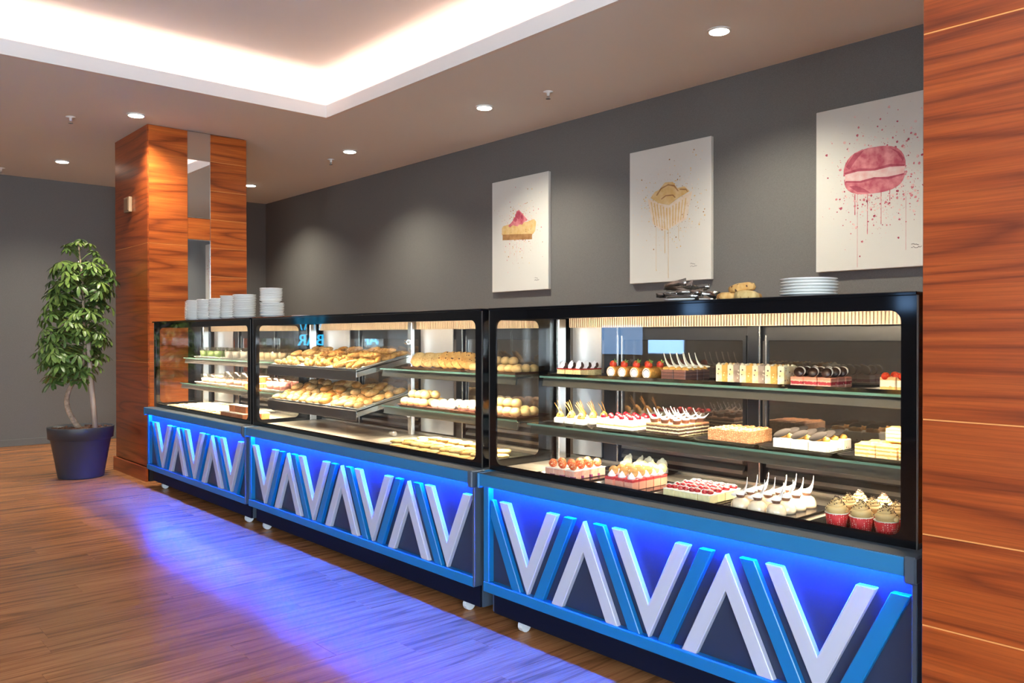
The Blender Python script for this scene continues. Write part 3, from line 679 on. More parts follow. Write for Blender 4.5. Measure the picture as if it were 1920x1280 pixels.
splat(c3, 0.40, 0.52, 0.28, 1000, [pink1, pinkl, pink1, pinkl, pink2], 13, 1.05, 0.009, [(0.32,0.46,0.21,0.0025),(0.40,0.46,0.26,0.0022),(0.26,0.45,0.02,0.0011),(0.45,0.47,0.39,0.003),(0.54,0.40,0.10,0.001),(0.245,0.45,0.33,0.0035)])
signature(c3, 0.57, 0.125, ink)

# ------------------------------------------------------------------ potted umbrella tree
M['pot'] = mat('anthracite_plastic', (0.035,0.037,0.042), 0.45)
M['soil'] = speckled('bark_soil', (0.14,0.06,0.03), (0.05,0.02,0.012), 60, 0.3, 0.9, (0.24,0.11,0.06), bump=0.8)
M['bark'] = mat('pale_bark', (0.40,0.29,0.20), 0.8, var=0.3, vscale=40)
M['stake'] = mat('bamboo_stake', (0.55,0.42,0.32), 0.6, var=0.15, vscale=20, stretch=(1,1,0.2))
def leafmat(name, a, b_):
    m, nt, b = nodes(name); setc(b, a, 0.38)
    tc = N(nt, 'ShaderNodeTexCoord'); nz = N(nt, 'ShaderNodeTexNoise'); nz.inputs['Scale'].default_value = 25; nt.links.new(tc.outputs['Object'], nz.inputs['Vector'])
    oi = N(nt, 'ShaderNodeObjectInfo'); ad = N(nt, 'ShaderNodeMath', operation='MULTIPLY_ADD'); ad.inputs[1].default_value = 0.7
    nt.links.new(oi.outputs['Random'], ad.inputs[0]); nt.links.new(nz.outputs[0], ad.inputs[2])
    cr = N(nt, 'ShaderNodeValToRGB'); cr.color_ramp.elements[0].position = 0.35; cr.color_ramp.elements[1].position = 1.15
    cr.color_ramp.elements[0].color = (*a, 1); cr.color_ramp.elements[1].color = (*b_, 1)
    nt.links.new(ad.outputs[0], cr.inputs[0]); nt.links.new(cr.outputs[0], b.inputs['Base Color']); return m
M['leaf'] = leafmat('umbrella_tree_leaf', (0.040,0.095,0.022), (0.17,0.26,0.055))
M['petiole'] = mat('green_stalk', (0.14,0.20,0.05), 0.5)
px, py = -7.675, 1.897
plant = tag(empty('potted_umbrella_tree', (px, py, 0)), 'tall umbrella tree in a dark grey tapered pot left of the far pillar', 'plant')
ob('pot', MB().lathe([(0.0,0.0),(0.172,0.0),(0.178,0.01),(0.232,0.325),(0.236,0.330),(0.250,0.335),(0.258,0.425),(0.256,0.432),(0.246,0.432),(0.243,0.40),(0.0,0.40)], 48).mesh('pot', M['pot']), plant)
sm = MB(); sm.lathe([(0.243,0.385),(0.20,0.408),(0.1,0.416),(0.0,0.418)], 30, wob=lambda a, j: 1+0.01*math.sin(7*a+j))
rs = random.Random(4)
for i in range(160):
    a, r = rs.uniform(0, 6.28), 0.235*math.sqrt(rs.random()); sm.ball((r*math.cos(a), r*math.sin(a), 0.416), (rs.uniform(.006,.016), rs.uniform(.005,.012), 0.006), 5, 4, lump=0.2, seed=i)
tag(ob('soil', sm.mesh('soil', M['soil']), plant), kind='stuff')
# camera-facing axes are not used: the trunk bends in the wall plane (toward -y, +x)
bx, by = 0.66, 0.75
def off(s, dz=0): return (bx*s, by*s)
tp = [(-0.005,0.40),(-0.05,0.47),(-0.10,0.56),(-0.115,0.66),(-0.085,0.76),(-0.03,0.84),(0.01,0.91),(0.035,1.02),(0.045,1.15),(0.035,1.32),(0.03,1.50),(0.02,1.70),(0.0,1.88),(-0.01,2.0)]
def spl(P, n=4):
    out = []
    for i in range(len(P)-1):
        p0, p1, p2, p3 = P[max(i-1,0)], P[i], P[i+1], P[min(i+2,len(P)-1)]
        for j in range(n):
            t = j/n; out.append(tuple(0.5*((2*b)+(-a+c)*t+(2*a-5*b+4*c-d)*t*t+(-a+3*b-3*c+d)*t**3) for a, b, c, d in zip(p0,p1,p2,p3)))
    out.append(P[-1]); return out
tps = spl(tp)
ob('trunk', MB().tube([(bx*s-0.02, by*s, z) for s, z in tps], [0.024-0.018*i/len(tps) for i in range(len(tps))], 9).mesh('trunk', M['bark']), plant)
ob('stake', MB().tube([(bx*0.125, by*0.125, 0.40), (bx*0.105, by*0.105, 0.62), (bx*0.085, by*0.085, 0.85), (bx*0.06, by*0.06, 1.25)], [0.022,0.021,0.020,0.018], 9).mesh('stake', M['stake']), plant)
def compound(seed):
    rnd = random.Random(seed); mb = MB(); n = rnd.choice((7, 8, 8, 9))
    for i in range(n):
        a = 2*math.pi*i/n + rnd.uniform(-.12,.12); L = rnd.uniform(0.075,0.098); w = L*0.21; dr = rnd.uniform(0.25,0.6)
        ca, sa = math.cos(a), math.sin(a); vs = []
        prof = [(0.012,0.0015),(0.022,w*0.35),(0.35*L+0.02,w*0.85),(0.65*L+0.02,w),(0.88*L+0.02,w*0.7),(L+0.02,0.001)]
        for d, ww in prof:
            z = -dr*d*d/L*0.9 - 0.05*d; f = 0.28*ww
            for t, zz in ((-ww, f), (0, 0), (ww, f)): vs.append((d*ca-t*sa, d*sa+t*ca, z+zz))
        fs = []
        for j in range(len(prof)-1):
            b = 3*j; fs += [(b,b+1,b+4,b+3),(b+1,b+2,b+5,b+4)]
        mb.add(vs, fs, 0, True)
    mb.tube([(0,0,0.0),(-0.02,0.0,-0.03),(-0.06,0.0,-0.05)], 0.0022, 5, 1)
    return mb.mesh('leaf', [M['leaf'], M['petiole']])
leafs = [compound(i) for i in range(6)]
def prof_w(z):   # half width of the crown and sideways drift of its middle, by height
    T = [(0.78,0.10,-0.12),(0.86,0.20,-0.10),(1.0,0.25,-0.07),(1.2,0.26,-0.05),(1.45,0.25,-0.03),(1.65,0.24,0.02),(1.78,0.24,0.03),(1.88,0.16,0.0),(1.96,0.12,0.0),(2.08,0.08,0.0)]
    for a, b in zip(T, T[1:]):
        if z <= b[0]:
            t = (z-a[0])/(b[0]-a[0]); return a[1]+t*(b[1]-a[1]), a[2]+t*(b[2]-a[2])
    return T[-1][1:]
rl = random.Random(21); nl = 0; tw = MB()
while nl < 265:
    z = 0.80 + 1.24*rl.random()**1.0
    w, dr = prof_w(z)
    if rl.random() > 0.25 + w/0.26*0.75: continue
    if z > 1.84 and rl.random() < 0.55: continue
    a = rl.uniform(0, 6.283); r = w*(0.35+0.65*math.sqrt(rl.random()))
    cx, cy = r*math.cos(a)+bx*dr-0.02, r*math.sin(a)+by*dr
    tilt = rl.uniform(0.25, 0.8)*r/0.25
    o = ob('leaf', leafs[nl % 6], plant, (cx, cy, z))
    o.rotation_mode = 'QUATERNION'
    ax = Vector((-math.sin(a), math.cos(a), 0)).normalized()
    o.rotation_quaternion = Matrix.Rotation(tilt, 4, ax).to_quaternion() @ Matrix.Rotation(a, 4, 'Z').to_quaternion()
    s = rl.uniform(0.62, 0.95)*(0.75 if z > 1.9 else 1.0); o.scale = (s, s, s); nl += 1
    if nl % 2 == 0:
        zc = max(0.84, z-0.10); q = min(tps, key=lambda p: abs(p[1]-zc))
        tw.tube([(bx*q[0]-0.02, by*q[0], q[1]), ((bx*q[0]-0.02+cx)/2, (by*q[0]+cy)/2, (q[1]+z)/2+0.01), (cx, cy, z-0.02)], [0.005,0.004,0.003], 5)
tag(ob('twigs', tw.mesh('twigs', M['petiole']), plant), kind='stuff')

# ------------------------------------------------------------------ crockery on top of the cases
TOP = 1.3166
M['china'] = mat('white_china', (0.86,0.84,0.79), 0.18, coat=0.3)
def bowl_mesh(r, h):
    return MB().lathe([(0.0,0.0),(r*0.62,0.0),(r*0.66,0.004),(r*0.88,h*0.72),(r*0.985,h),(r,h+0.0022),(r*0.985,h+0.004),(r*0.86,h*0.80),(r*0.60,0.006),(0.0,0.006)], 26).mesh('bowl', M['china'])
def nth(i): return ('first','second','third','fourth','fifth','sixth','seventh','eighth','ninth','tenth','eleventh','twelfth','thirteenth','fourteenth','fifteenth','sixteenth','seventeenth')[i]
def stack(name, meshes, x, y, n, pitch, z0, sname, grp, desc, sc=None, lean=0.0):
    z = z0
    for i in range(n):
        k = n-1-i
        lab = '%s, %s of %s' % (desc, 'topmost' if k == 0 else 'lowest' if i == 0 else nth(k)+' from the top', sname)
        r = random.uniform(-.0012,.0012)
        o = ob(name, meshes if not isinstance(meshes, list) else meshes[i % len(meshes)], None, (x+r+lean*i, y+r, z), (0,0,random.uniform(0,6)))
        if sc: s = sc(i); o.scale = (s, s, 1)
        tag(o, lab, 'bowl' if name == 'bowl' else 'plate', grp); z += pitch
    return z
bs = bowl_mesh(0.067, 0.021); bl_ = bowl_mesh(0.080, 0.020)
STK = [(-6.72,2.50,12,'first'),(-6.47,2.42,12,'second'),(-6.25,2.42,12,'third'),(-6.02,2.42,12,'fourth'),(-5.83,2.43,13,'fifth'),(-5.50,2.40,13,'sixth')]
for i, (x, y, n, w) in enumerate(STK):
    big = i == 5
    stack('bowl', bl_ if big else bs, x, y, n, 0.0125 if not big else 0.0122, TOP, w+' stack from the left', 'bowls stacked on the display cases', 'small white dessert bowl', lean=0.0004)
zt_ = stack('bowl', bl_, -5.11, 2.42, 8, 0.0112, TOP, 'wide lower part of the tallest stack', 'bowls stacked on the display cases', 'wide white bowl')
stack('bowl', bowl_mesh(0.075, 0.021), -5.135, 2.425, 8, 0.0108, zt_+0.010, 'upper part of the tallest stack', 'bowls stacked on the display cases', 'white bowl', lean=0.0005)
pl_mesh = MB().lathe([(0.0,0.0),(0.052,0.0),(0.056,0.003),(0.080,0.0085),(0.086,0.011),(0.0855,0.0128),(0.079,0.0115),(0.055,0.006),(0.0,0.0055)], 36).mesh('plate', M['china'])
stack('plate', pl_mesh, -1.285, 2.375, 6, 0.0092, TOP, 'six beside the near pillar', 'dinner plates stacked on the nearest case', 'white dinner plate')
tag(ob('plate', pl_mesh, None, (-4.72,2.45,TOP), (0,0,0), 0.92), 'single white plate lying alone on the middle case', 'plate')
tag(ob('plate', pl_mesh, None, (-1.76,2.40,TOP), (0,0,0), 0.95), 'white plate under the heap of metal tongs', 'plate')
M['tong'] = mat('tong_steel', (0.36,0.33,0.29), 0.22, 0.95)
def tongs(seed, L=0.15):
    rnd = random.Random(seed); mb = MB(); g = rnd.uniform(0.012,0.022)
    for sgn in (-1, 1):
        mb.ribbon([(0,0,0.0),(0.02,sgn*g*0.7,0),(0.06,sgn*g,0.001),(L*0.75,sgn*g*1.2,0),(L,sgn*g*0.9,0.0)], [0.016,0.018,0.016,0.022,0.030], (0,0.25*sgn,1), 0.0016)
    return mb.mesh('serving_tongs', M['tong'], 0)
TG = [(-1.83,2.39,0.030,0.3,0.05,0.1),(-1.80,2.41,0.042,2.6,-0.2,0.3),(-1.74,2.39,0.036,0.9,0.2,-0.25),(-1.72,2.42,0.055,2.9,0.15,0.2),(-1.84,2.42,0.060,-0.3,-0.1,-0.2),(-1.78,2.36,0.030,0.1,0.1,0.4),(-1.70,2.37,0.030,2.3,0.0,0.2)]
for i, (x, y, z, rz, ry, rx) in enumerate(TG):
    tag(ob('serving_tongs', tongs(i), None, (x-0.05*math.cos(rz), y-0.05*math.sin(rz), TOP+z), (rx, ry*0.6, rz)), 'dark metal serving tongs, %s of the heap on the white plate' % ('lowest on the left','lower middle','right middle','topmost on the right','topmost on the left','nearest the glass','rightmost at the front')[i], 'tongs', 'metal tongs heaped on a plate')

# ------------------------------------------------------------------ pastries: prototypes
F = {}
F['sponge'] = mat('sponge', (0.72,0.50,0.22), 0.8, var=0.18, vscale=160, bump=0.3, bscale=200)
F['red_glaze'] = mat('red_glaze', (0.42,0.012,0.012), 0.12, coat=0.6)
F['cream'] = mat('cream', (0.82,0.76,0.64), 0.45)
F['white'] = mat('white_cream', (0.86,0.83,0.77), 0.4)
F['wchoc'] = mat('white_chocolate', (0.84,0.77,0.60), 0.3)
F['bwchoc'] = mat('white_chocolate_curl', (0.86,0.85,0.84), 0.25)
F['dchoc'] = mat('dark_chocolate', (0.030,0.013,0.008), 0.28)
F['mchoc'] = mat('milk_chocolate', (0.085,0.032,0.018), 0.35, var=0.3, vscale=120)
F['straw'] = speckled('strawberry', (0.62,0.035,0.018), (0.75,0.35,0.10), 130, 0.16, 0.22, (0.72,0.075,0.02))
F['rasp'] = mat('raspberry', (0.45,0.006,0.02), 0.18, var=0.3, vscale=130, bump=0.8, bscale=160, coat=0.5)
F['green'] = mat('green_leaf_top', (0.22,0.36,0.06), 0.5)
F['roll'] = mat('orange_roll', (0.62,0.28,0.05), 0.7, var=0.25, vscale=90, bump=0.3, bscale=150)
F['caramel'] = mat('caramel_puff', (0.66,0.33,0.07), 0.4, var=0.25, vscale=60)
F['choclayers'] = layers('chocolate_cake', 0.042, [(0,(0.075,0.030,0.022)),(0.010,(0.17,0.075,0.055)),(0.013,(0.085,0.036,0.028)),(0.024,(0.18,0.085,0.06)),(0.027,(0.095,0.04,0.03)),(0.036,(0.20,0.09,0.06))], 0.5)
F['velvet'] = layers('red_velvet_cake', 0.034, [(0,(0.68,0.30,0.20)),(0.009,(0.74,0.42,0.32)),(0.012,(0.36,0.02,0.03)),(0.022,(0.72,0.38,0.26)),(0.027,(0.62,0.24,0.15))], 0.7, (0.72,0.45,0.3), 70, 0.15)
F['check'] = layers('dark_and_pale_layers', 0.044, [(0,(0.75,0.60,0.32)),(0.007,(0.05,0.025,0.016)),(0.014,(0.78,0.66,0.40)),(0.019,(0.06,0.03,0.018)),(0.027,(0.78,0.66,0.40)),(0.032,(0.09,0.045,0.025)),(0.039,(0.50,0.24,0.12))], 0.7, (0.02,0.01,0.006), 140, 0.15)
F['raspcake'] = layers('white_layer_cake', 0.034, [(0,(0.70,0.42,0.15)),(0.005,(0.86,0.83,0.76)),(0.017,(0.72,0.45,0.18)),(0.023,(0.88,0.85,0.78))], 0.6, (0.60,0.30,0.10), 60, 0.10)
F['strawcake'] = layers('strawberry_gateau', 0.044, [(0,(0.72,0.42,0.12)),(0.016,(0.82,0.72,0.52)),(0.036,(0.75,0.40,0.16))], 0.6, (0.70,0.36,0.1), 30, 0.2)
F['nut'] = speckled('nut_crust', (0.36,0.17,0.075), (0.74,0.54,0.30), 170, 0.26, 0.75, (0.46,0.22,0.10), bump=0.9)
F['nuttop'] = speckled('nut_top', (0.30,0.11,0.035), (0.72,0.46,0.20), 100, 0.30, 0.6, (0.45,0.19,0.07), bump=0.9)
F['stracc'] = speckled('chip_cream', (0.82,0.78,0.68), (0.05,0.025,0.015), 75, 0.17, 0.5, (0.84,0.74,0.58))
F['slice1'] = speckled('nut_cream_slice', (0.84,0.74,0.50), (0.14,0.08,0.05), 70, 0.22, 0.6, (0.82,0.60,0.28))
F['slice2'] = speckled('orange_sponge_slice', (0.74,0.40,0.09), (0.84,0.66,0.34), 60, 0.2, 0.7, (0.66,0.32,0.07))
F['slice3'] = speckled('grey_nut_slice', (0.40,0.29,0.21), (0.72,0.58,0.40), 80, 0.25, 0.6, (0.26,0.18,0.13))
F['mille'] = layers('flaky_layers', 0.042, [(0,(0.62,0.30,0.07)),(0.007,(0.84,0.72,0.46)),(0.013,(0.64,0.33,0.08)),(0.019,(0.85,0.74,0.48)),(0.026,(0.66,0.36,0.09)),(0.031,(0.85,0.76,0.50)),(0.036,(0.68,0.38,0.10))], 0.6, (0.80,0.58,0.24), 50, 0.2)
F['pinkcake'] = speckled('pink_cake', (0.78,0.36,0.26), (0.84,0.58,0.44), 50, 0.25, 0.5, (0.80,0.46,0.34))
F['coco'] = speckled('coconut_berry', (0.66,0.07,0.025), (0.80,0.70,0.34), 150, 0.30, 0.4, (0.70,0.16,0.04))
F['purple'] = mat('purple_jelly', (0.28,0.05,0.16), 0.3)
F['panna'] = layers('coral_jelly', 0.038, [(0,(0.80,0.34,0.22)),(0.030,(0.62,0.05,0.05))], 0.15)
F['meringue'] = mat('meringue', (0.88,0.86,0.84), 0.5)
F['thin'] = mat('thin_biscuit', (0.58,0.27,0.06), 0.4, var=0.3, vscale=70)
F['cheese'] = mat('cheesecake', (0.80,0.68,0.36), 0.5, var=0.08, vscale=60)
F['cherry'] = mat('cherry_glaze', (0.34,0.005,0.012), 0.08, coat=0.8)
F['dome'] = mat('glossy_cream', (0.82,0.66,0.46), 0.14, coat=0.5)
F['pleat'] = mat('chocolate_cup', (0.15,0.07,0.045), 0.35)
F['frost'] = mat('coffee_frosting', (0.62,0.44,0.19), 0.4)
F['wrap'] = speckled('red_dotted_paper', (0.52,0.012,0.015), (0.86,0.62,0.50), 185, 0.25, 0.6, rnd=0.3)
F['rim'] = mat('paper_rim', (0.86,0.80,0.70), 0.6)
F['cookie'] = speckled('pale_cookie', (0.58,0.37,0.13), (0.34,0.16,0.05), 60, 0.16, 0.8, (0.70,0.48,0.20), bump=0.9)
F['ccookie'] = speckled('chip_cookie', (0.62,0.31,0.08), (0.10,0.04,0.02), 55, 0.24, 0.8, (0.72,0.42,0.14), bump=0.9)
F['ocookie'] = speckled('golden_cookie', (0.52,0.28,0.075), (0.34,0.14,0.04), 50, 0.18, 0.75, (0.66,0.40,0.13), bump=0.9)
F['bun'] = mat('pale_bun', (0.68,0.46,0.20), 0.5, var=0.15, vscale=30)
F['sugar'] = mat('sugar_bun', (0.86,0.80,0.70), 0.7, var=0.12, vscale=90, bump=0.6, bscale=200)
F['pinkbun'] = speckled('pink_swirl_bun', (0.66,0.36,0.24), (0.84,0.70,0.56), 60, 0.3, 0.6, (0.76,0.52,0.38))
F['crois'] = mat('croissant_crust', (0.42,0.165,0.032), 0.4, var=0.5, vscale=45, col2=(0.68,0.37,0.10), bump=0.4, bscale=120)
F['crois2'] = mat('sugared_croissant', (0.50,0.25,0.065), 0.5, var=0.5, vscale=60, col2=(0.72,0.46,0.19), bump=0.5, bscale=140)
F['roll2'] = mat('dark_roll_crust', (0.42,0.16,0.035), 0.35, var=0.5, vscale=30, col2=(0.66,0.33,0.08))
F['flat'] = mat('filled_bread', (0.52,0.27,0.075), 0.5, var=0.5, vscale=28, col2=(0.72,0.47,0.19), bump=0.4, bscale=100)
F['terra'] = mat('terracotta_cake', (0.55,0.17,0.05), 0.55, var=0.2, vscale=70)
F['almond'] = mat('almond_slice', (0.80,0.62,0.34), 0.5, var=0.25, vscale=50)
F['tumbler'] = clear('tumbler_glass', (0.97,0.97,0.96), 1.45)
for k, c in (('green_mousse',(0.42,0.62,0.22)),('milk_mousse',(0.74,0.68,0.58)),('biscuit_mousse',(0.72,0.56,0.34)),('pink_mousse',(0.82,0.30,0.26)),('peach_mousse',(0.76,0.50,0.36)),('cocoa_mousse',(0.50,0.28,0.20))):
    F[k] = mat(k, c, 0.4, var=0.1, vscale=60)
F['platter'] = mat('black_platter', (0.010,0.010,0.011), 0.14)
F['wtray'] = mat('white_tray', (0.78,0.77,0.73), 0.25, coat=0.2)
F['btray'] = mat('brown_platter', (0.13,0.055,0.04), 0.3)

def cake_box(w, d, h, m, bev=0.0025):
    return MB().box(-w/2, w/2, -d/2, d/2, 0, h).mesh('cake', m, bev)
def arc_curl(L, w, rise, sag=0.5, lean=0.0, left=1.0):
    """curved, pointed chocolate strip: L long in x, tips rising"""
    P = []; W_ = []
    for i in range(11):
        t = i/10; P.append((L*(t-0.5), lean*abs(t-0.5), rise*((2*t-1)**2)*(left if t < 0.5 else sag))); W_.append(w*(0.12+0.88*math.sin(math.pi*min(0.97, max(0.03, t)))**0.8))
    return MB().ribbon(P, W_, (0,0.62,0.78), 0.0014)
PR = {}
def proto(key, name, root, *kids): PR[key] = (name, root, kids)
# -- upper shelf of the nearest case
leaf_poly = [(-0.011,0),(0.002,0),(0.010,0.014),(0.009,0.026),(0.004,0.036),(-0.006,0.026),(-0.012,0.012)]
proto('glazed', 'glazed_square', cake_box(0.044,0.044,0.026,F['sponge']),
      ('glaze', MB().box(-0.0225,0.0225,-0.0225,0.0225,0.0255,0.0310).mesh('glaze', F['red_glaze'], 0.002)),
      ('white_chocolate_leaf', MB().prism(leaf_poly, -0.001, 0.001).mesh('leaf', F['bwchoc']), (-0.004,-0.006,0.030), (0.15,0.15,0.5)),
      ('dark_chocolate_leaf', MB().prism([(a, b*0.75) for a, b in leaf_poly], -0.001, 0.001).mesh('leaf', F['dchoc']), (0.006,0.003,0.030), (0.15,0.1,0.5)))
def rollmesh():
    mb = MB(); r = 0.0235
    mb.tube([(0,-0.032,r),(0,-0.028,r),(0,0.028,r),(0,0.032,r)], [r*0.96,r,r,r*0.96], 22, 0)
    return mb.mesh('swiss_roll', F['roll'])
def swirl():
    mb = MB(); r = 0.0235
    for k, (ra, m, y) in enumerate(((0.0195,1,-0.0325),(0.0165,2,-0.0330),(0.0145,1,-0.0335),(0.0105,0,-0.0340))):
        mb.tube([(0.0006*k,-0.03,r-0.0004*k),(0.0006*k,y,r-0.0004*k)], ra, 20, m, smooth=False)
    mb.ball((0.001,-0.0335,r), (0.008,0.0022,0.009), 10, 6, 1)
    return mb.mesh('cream_swirl', [F['white'], F['white'], F['mchoc']])
def strawberry(s=1.0): return MB().lathe([(0.0,0.0),(0.008*s,0.001*s),(0.0135*s,0.008*s),(0.0135*s,0.015*s),(0.010*s,0.022*s),(0.004*s,0.026*s),(0,0.0265*s)], 12).mesh('strawberry', F['straw'])
def calyx(s=1.0):
    mb = MB()
    for i in range(5):
        a = 1.256*i; mb.add([(0,0,0.027*s),(0.007*s*math.cos(a-.35),0.007*s*math.sin(a-.35),0.0275*s),(0.013*s*math.cos(a),0.013*s*math.sin(a),0.030*s),(0.007*s*math.cos(a+.35),0.007*s*math.sin(a+.35),0.0275*s)], [(0,1,2,3)])
    return mb.mesh('calyx', F['green'])
proto('roll', 'swiss_roll', rollmesh(), ('cream_swirl', swirl()), ('strawberry', strawberry(1.1), (0,-0.012,0.043), (0.5,0.15,0)), ('calyx', calyx(1.0), (0,-0.006,0.046), (0.5,0.5,0)))
proto('chocbar', 'chocolate_cake_bar', cake_box(0.054,0.040,0.042,F['choclayers']),
      ('caramel_topping', MB().ball((-0.013,0,0.044),(0.015,0.016,0.010),12,7).ball((0.013,0,0.044),(0.015,0.016,0.010),12,7).mesh('topping', F['caramel'])),
      ('white_chocolate_curl', arc_curl(0.070,0.013,0.048,0.05).mesh('curl', F['wchoc']), (0.004,0,0.053), (0,0.1,0.1)))
for k in (1, 2, 3):
    mb = MB().box(-0.012,0.012,-0.045,0.045,0,0.066)
    rnd = random.Random(k)
    for i in range(7): mb.ball((rnd.uniform(-.006,.006), -0.038+0.0127*i, 0.066), (0.007,0.007,rnd.uniform(.004,.009)), 6, 4, lump=0.2, seed=i)
    proto('slice%d' % k, 'nut_cake_slice', mb.mesh('slice', F['slice%d' % k], 0.0))
ck = MB().tube([(0,0,-0.004),(0,0,0.004)], 0.0165, 16, smooth=False)
proto('velvet', 'red_velvet_square', cake_box(0.046,0.044,0.034,F['velvet']),
      ('dark_cookie', MB().lathe([(0.0,-0.0045),(0.016,-0.0045),(0.017,-0.002),(0.017,0.002),(0.016,0.0045),(0,0.0045)], 16, wob=lambda a, j: 1+0.03*math.sin(16*a)).mesh('cookie', F['dchoc']), (0,-0.004,0.050), (1.1,0.1,0.1)),
      ('cream_filling', MB().lathe([(0.0,-0.003),(0.0172,-0.003),(0.0178,0.0),(0.0165,0.004),(0,0.005)], 16).mesh('filling', F['cream']), (0,0.004,0.0515), (1.1,0.1,0.1)))
proto('strawblock', 'strawberry_cake_block', cake_box(0.048,0.055,0.044,F['strawcake']), ('strawberry', strawberry(0.95), (-0.010,-0.010,0.042), (1.2,0.4,0)), ('strawberry', strawberry(0.95), (0.012,0.008,0.042), (1.2,-0.5,0.8)),
      ('calyx', calyx(0.6), (0.0,-0.014,0.032), (0.2,0,0)))
# -- lower shelf
wf_ = MB().tube([(0,0,0),(-0.008,0.002,0.014),(-0.020,0.004,0.030),(-0.034,0.006,0.044)], [0.0018,0.0018,0.0016,0.0009], 5).tube([(0.004,0.004,0),(0.0,0.006,0.016),(-0.010,0.008,0.036),(-0.020,0.010,0.054)], [0.0018,0.0018,0.0016,0.0009], 5)
proto('creamdome', 'cream_puff_cup', MB().lathe([(0,0),(0.024,0.0),(0.027,0.006),(0.027,0.022),(0.020,0.027),(0,0.028)], 18, wob=lambda a, j: 1+0.03*math.sin(9*a)).mesh('base', F['white']),
      ('caramel_top', MB().lathe([(0,0.024),(0.016,0.026),(0.017,0.033),(0.012,0.043),(0.005,0.050),(0,0.052)], 14).mesh('top', F['caramel'])), ('wafer_sticks', wf_.mesh('sticks', F['thin']), (-0.004,0.006,0.040)), ('cherry', MB().ball((0.004,-0.013,0.040),0.0035,8,6).mesh('cherry', F['pleat'])))
proto('raspsq', 'raspberry_square', cake_box(0.045,0.041,0.034,F['raspcake']), ('cream_dollop', MB().lathe([(0,0.033),(0.015,0.034),(0.017,0.038),(0.012,0.043),(0,0.045)], 14, wob=lambda a, j: 1+0.05*math.sin(6*a)).mesh('dollop', F['white'])),
      ('raspberry', MB().ball((0.001,-0.002,0.049),(0.011,0.011,0.010),12,8,lump=0.06).mesh('raspberry', F['rasp'])))
def pleated(r0, r1, h, m, n=36): return MB().lathe([(0,0),(r0,0),(r1,h),(r1*0.94,h),(r0*0.9,0.003),(0,0.003)], n*2, wob=lambda a, j: 1+0.035*math.sin(n*a), smooth=False).mesh('cup', m)
proto('check', 'layered_chocolate_square', cake_box(0.049,0.043,0.044,F['check']), ('chocolate_cup', pleated(0.013,0.018,0.014,F['pleat'],20), (0,0,0.044)),
      ('white_chocolate_curl', arc_curl(0.066,0.011,0.036,0.55).mesh('curl', F['bwchoc']), (0,0,0.058), (0,0,0.15)))
proto('nut', 'nut_bar', cake_box(0.0535,0.051,0.044,F['nut'],0.001), ('nut_topping', MB().ball((-0.012,0.01,0.044),(0.012,0.012,0.005),8,5,lump=0.3).ball((0.012,-0.012,0.044),(0.013,0.010,0.006),8,5,lump=0.3,seed=3).ball((0.01,0.014,0.044),(0.012,0.010,0.006),8,5,lump=0.3,seed=5).ball((-0.014,-0.014,0.044),(0.010,0.009,0.004),8,5,lump=0.3,seed=8).mesh('topping', F['nuttop'])))
proto('stracc', 'chocolate_chip_cream_slice', cake_box(0.061,0.055,0.034,F['stracc']), ('caramel_puffs', MB().ball((-0.012,0.008,0.038),(0.013,0.012,0.010),10,7).ball((0.012,0.008,0.038),(0.013,0.012,0.010),10,7).ball((0,0.016,0.040),(0.013,0.010,0.010),10,7).mesh('puffs', F['caramel'])),
      ('chocolate_oval', MB().lathe([(0,-0.0014),(0.026,-0.0014),(0.027,0),(0.026,0.0014),(0,0.0014)], 22).mesh('oval', mat('matt_chocolate', (0.030,0.026,0.025), 0.7, spec=0.08)), (-0.008,-0.008,0.050), (0.62,-0.40,0.45), (1.1,0.62,1)))
proto('mille', 'cream_millefeuille', MB().box(-0.031,0.031,-0.030,0.030,0,0.042).mesh('pastry', F['mille'], 0.0015), ('flaky_top', MB().ball((-0.010,0,0.042),(0.020,0.024,0.006),10,5,lump=0.25).ball((0.014,0.004,0.042),(0.015,0.022,0.005),10,5,lump=0.25,seed=4).mesh('top', F['caramel'])))
# -- deck
proto('pinksq', 'pink_cake_square', cake_box(0.050,0.043,0.032,F['pinkcake']), ('cream_edge', MB().box(-0.0255,0.0255,-0.022,0.022,0.0315,0.0345).mesh('cream', F['white'], 0.0012)), ('purple_jelly', MB().box(0.004,0.0255,-0.0222,-0.010,0.001,0.012).mesh('jelly', F['purple'], 0.001)),
      ('coated_strawberry', MB().ball((0,0,0.050),(0.017,0.017,0.0165),14,9,lump=0.03).mesh('berry', F['coco'])))
def collar():
    mb = MB(); P = [(0.021*math.cos(a), 0.021*math.sin(a), 0.0) for a in [0.3+2.6*i/9 for i in range(10)]]
    vs = []; fs = []
    for i, p in enumerate(P):
        h = 0.034+0.026*math.sin(math.pi*i/9)*(1 if i % 3 else 0.8)
        vs += [(p[0],p[1],0.018),(p[0]*1.12,p[1]*1.12,h),(p[0]*1.17,p[1]*1.17,h),(p[0]*1.06,p[1]*1.06,0.018)]
    for i in range(9):
        b = 4*i
        for j in range(4): fs.append((b+j, b+(j+1)%4, b+4+(j+1)%4, b+4+j))
    fs += [(3,2,1,0),(36,37,38,39)]
    return mb.add(vs, fs, 0, True).mesh('collar', mat('ivory_chocolate', (0.80,0.76,0.58), 0.3))
proto('whitecup', 'white_mousse_cup', MB().lathe([(0,0),(0.026,0),(0.028,0.004),(0.028,0.022),(0.022,0.028),(0.010,0.034),(0,0.035)], 20).mesh('mousse', F['cream']), ('chocolate_collar', collar()))
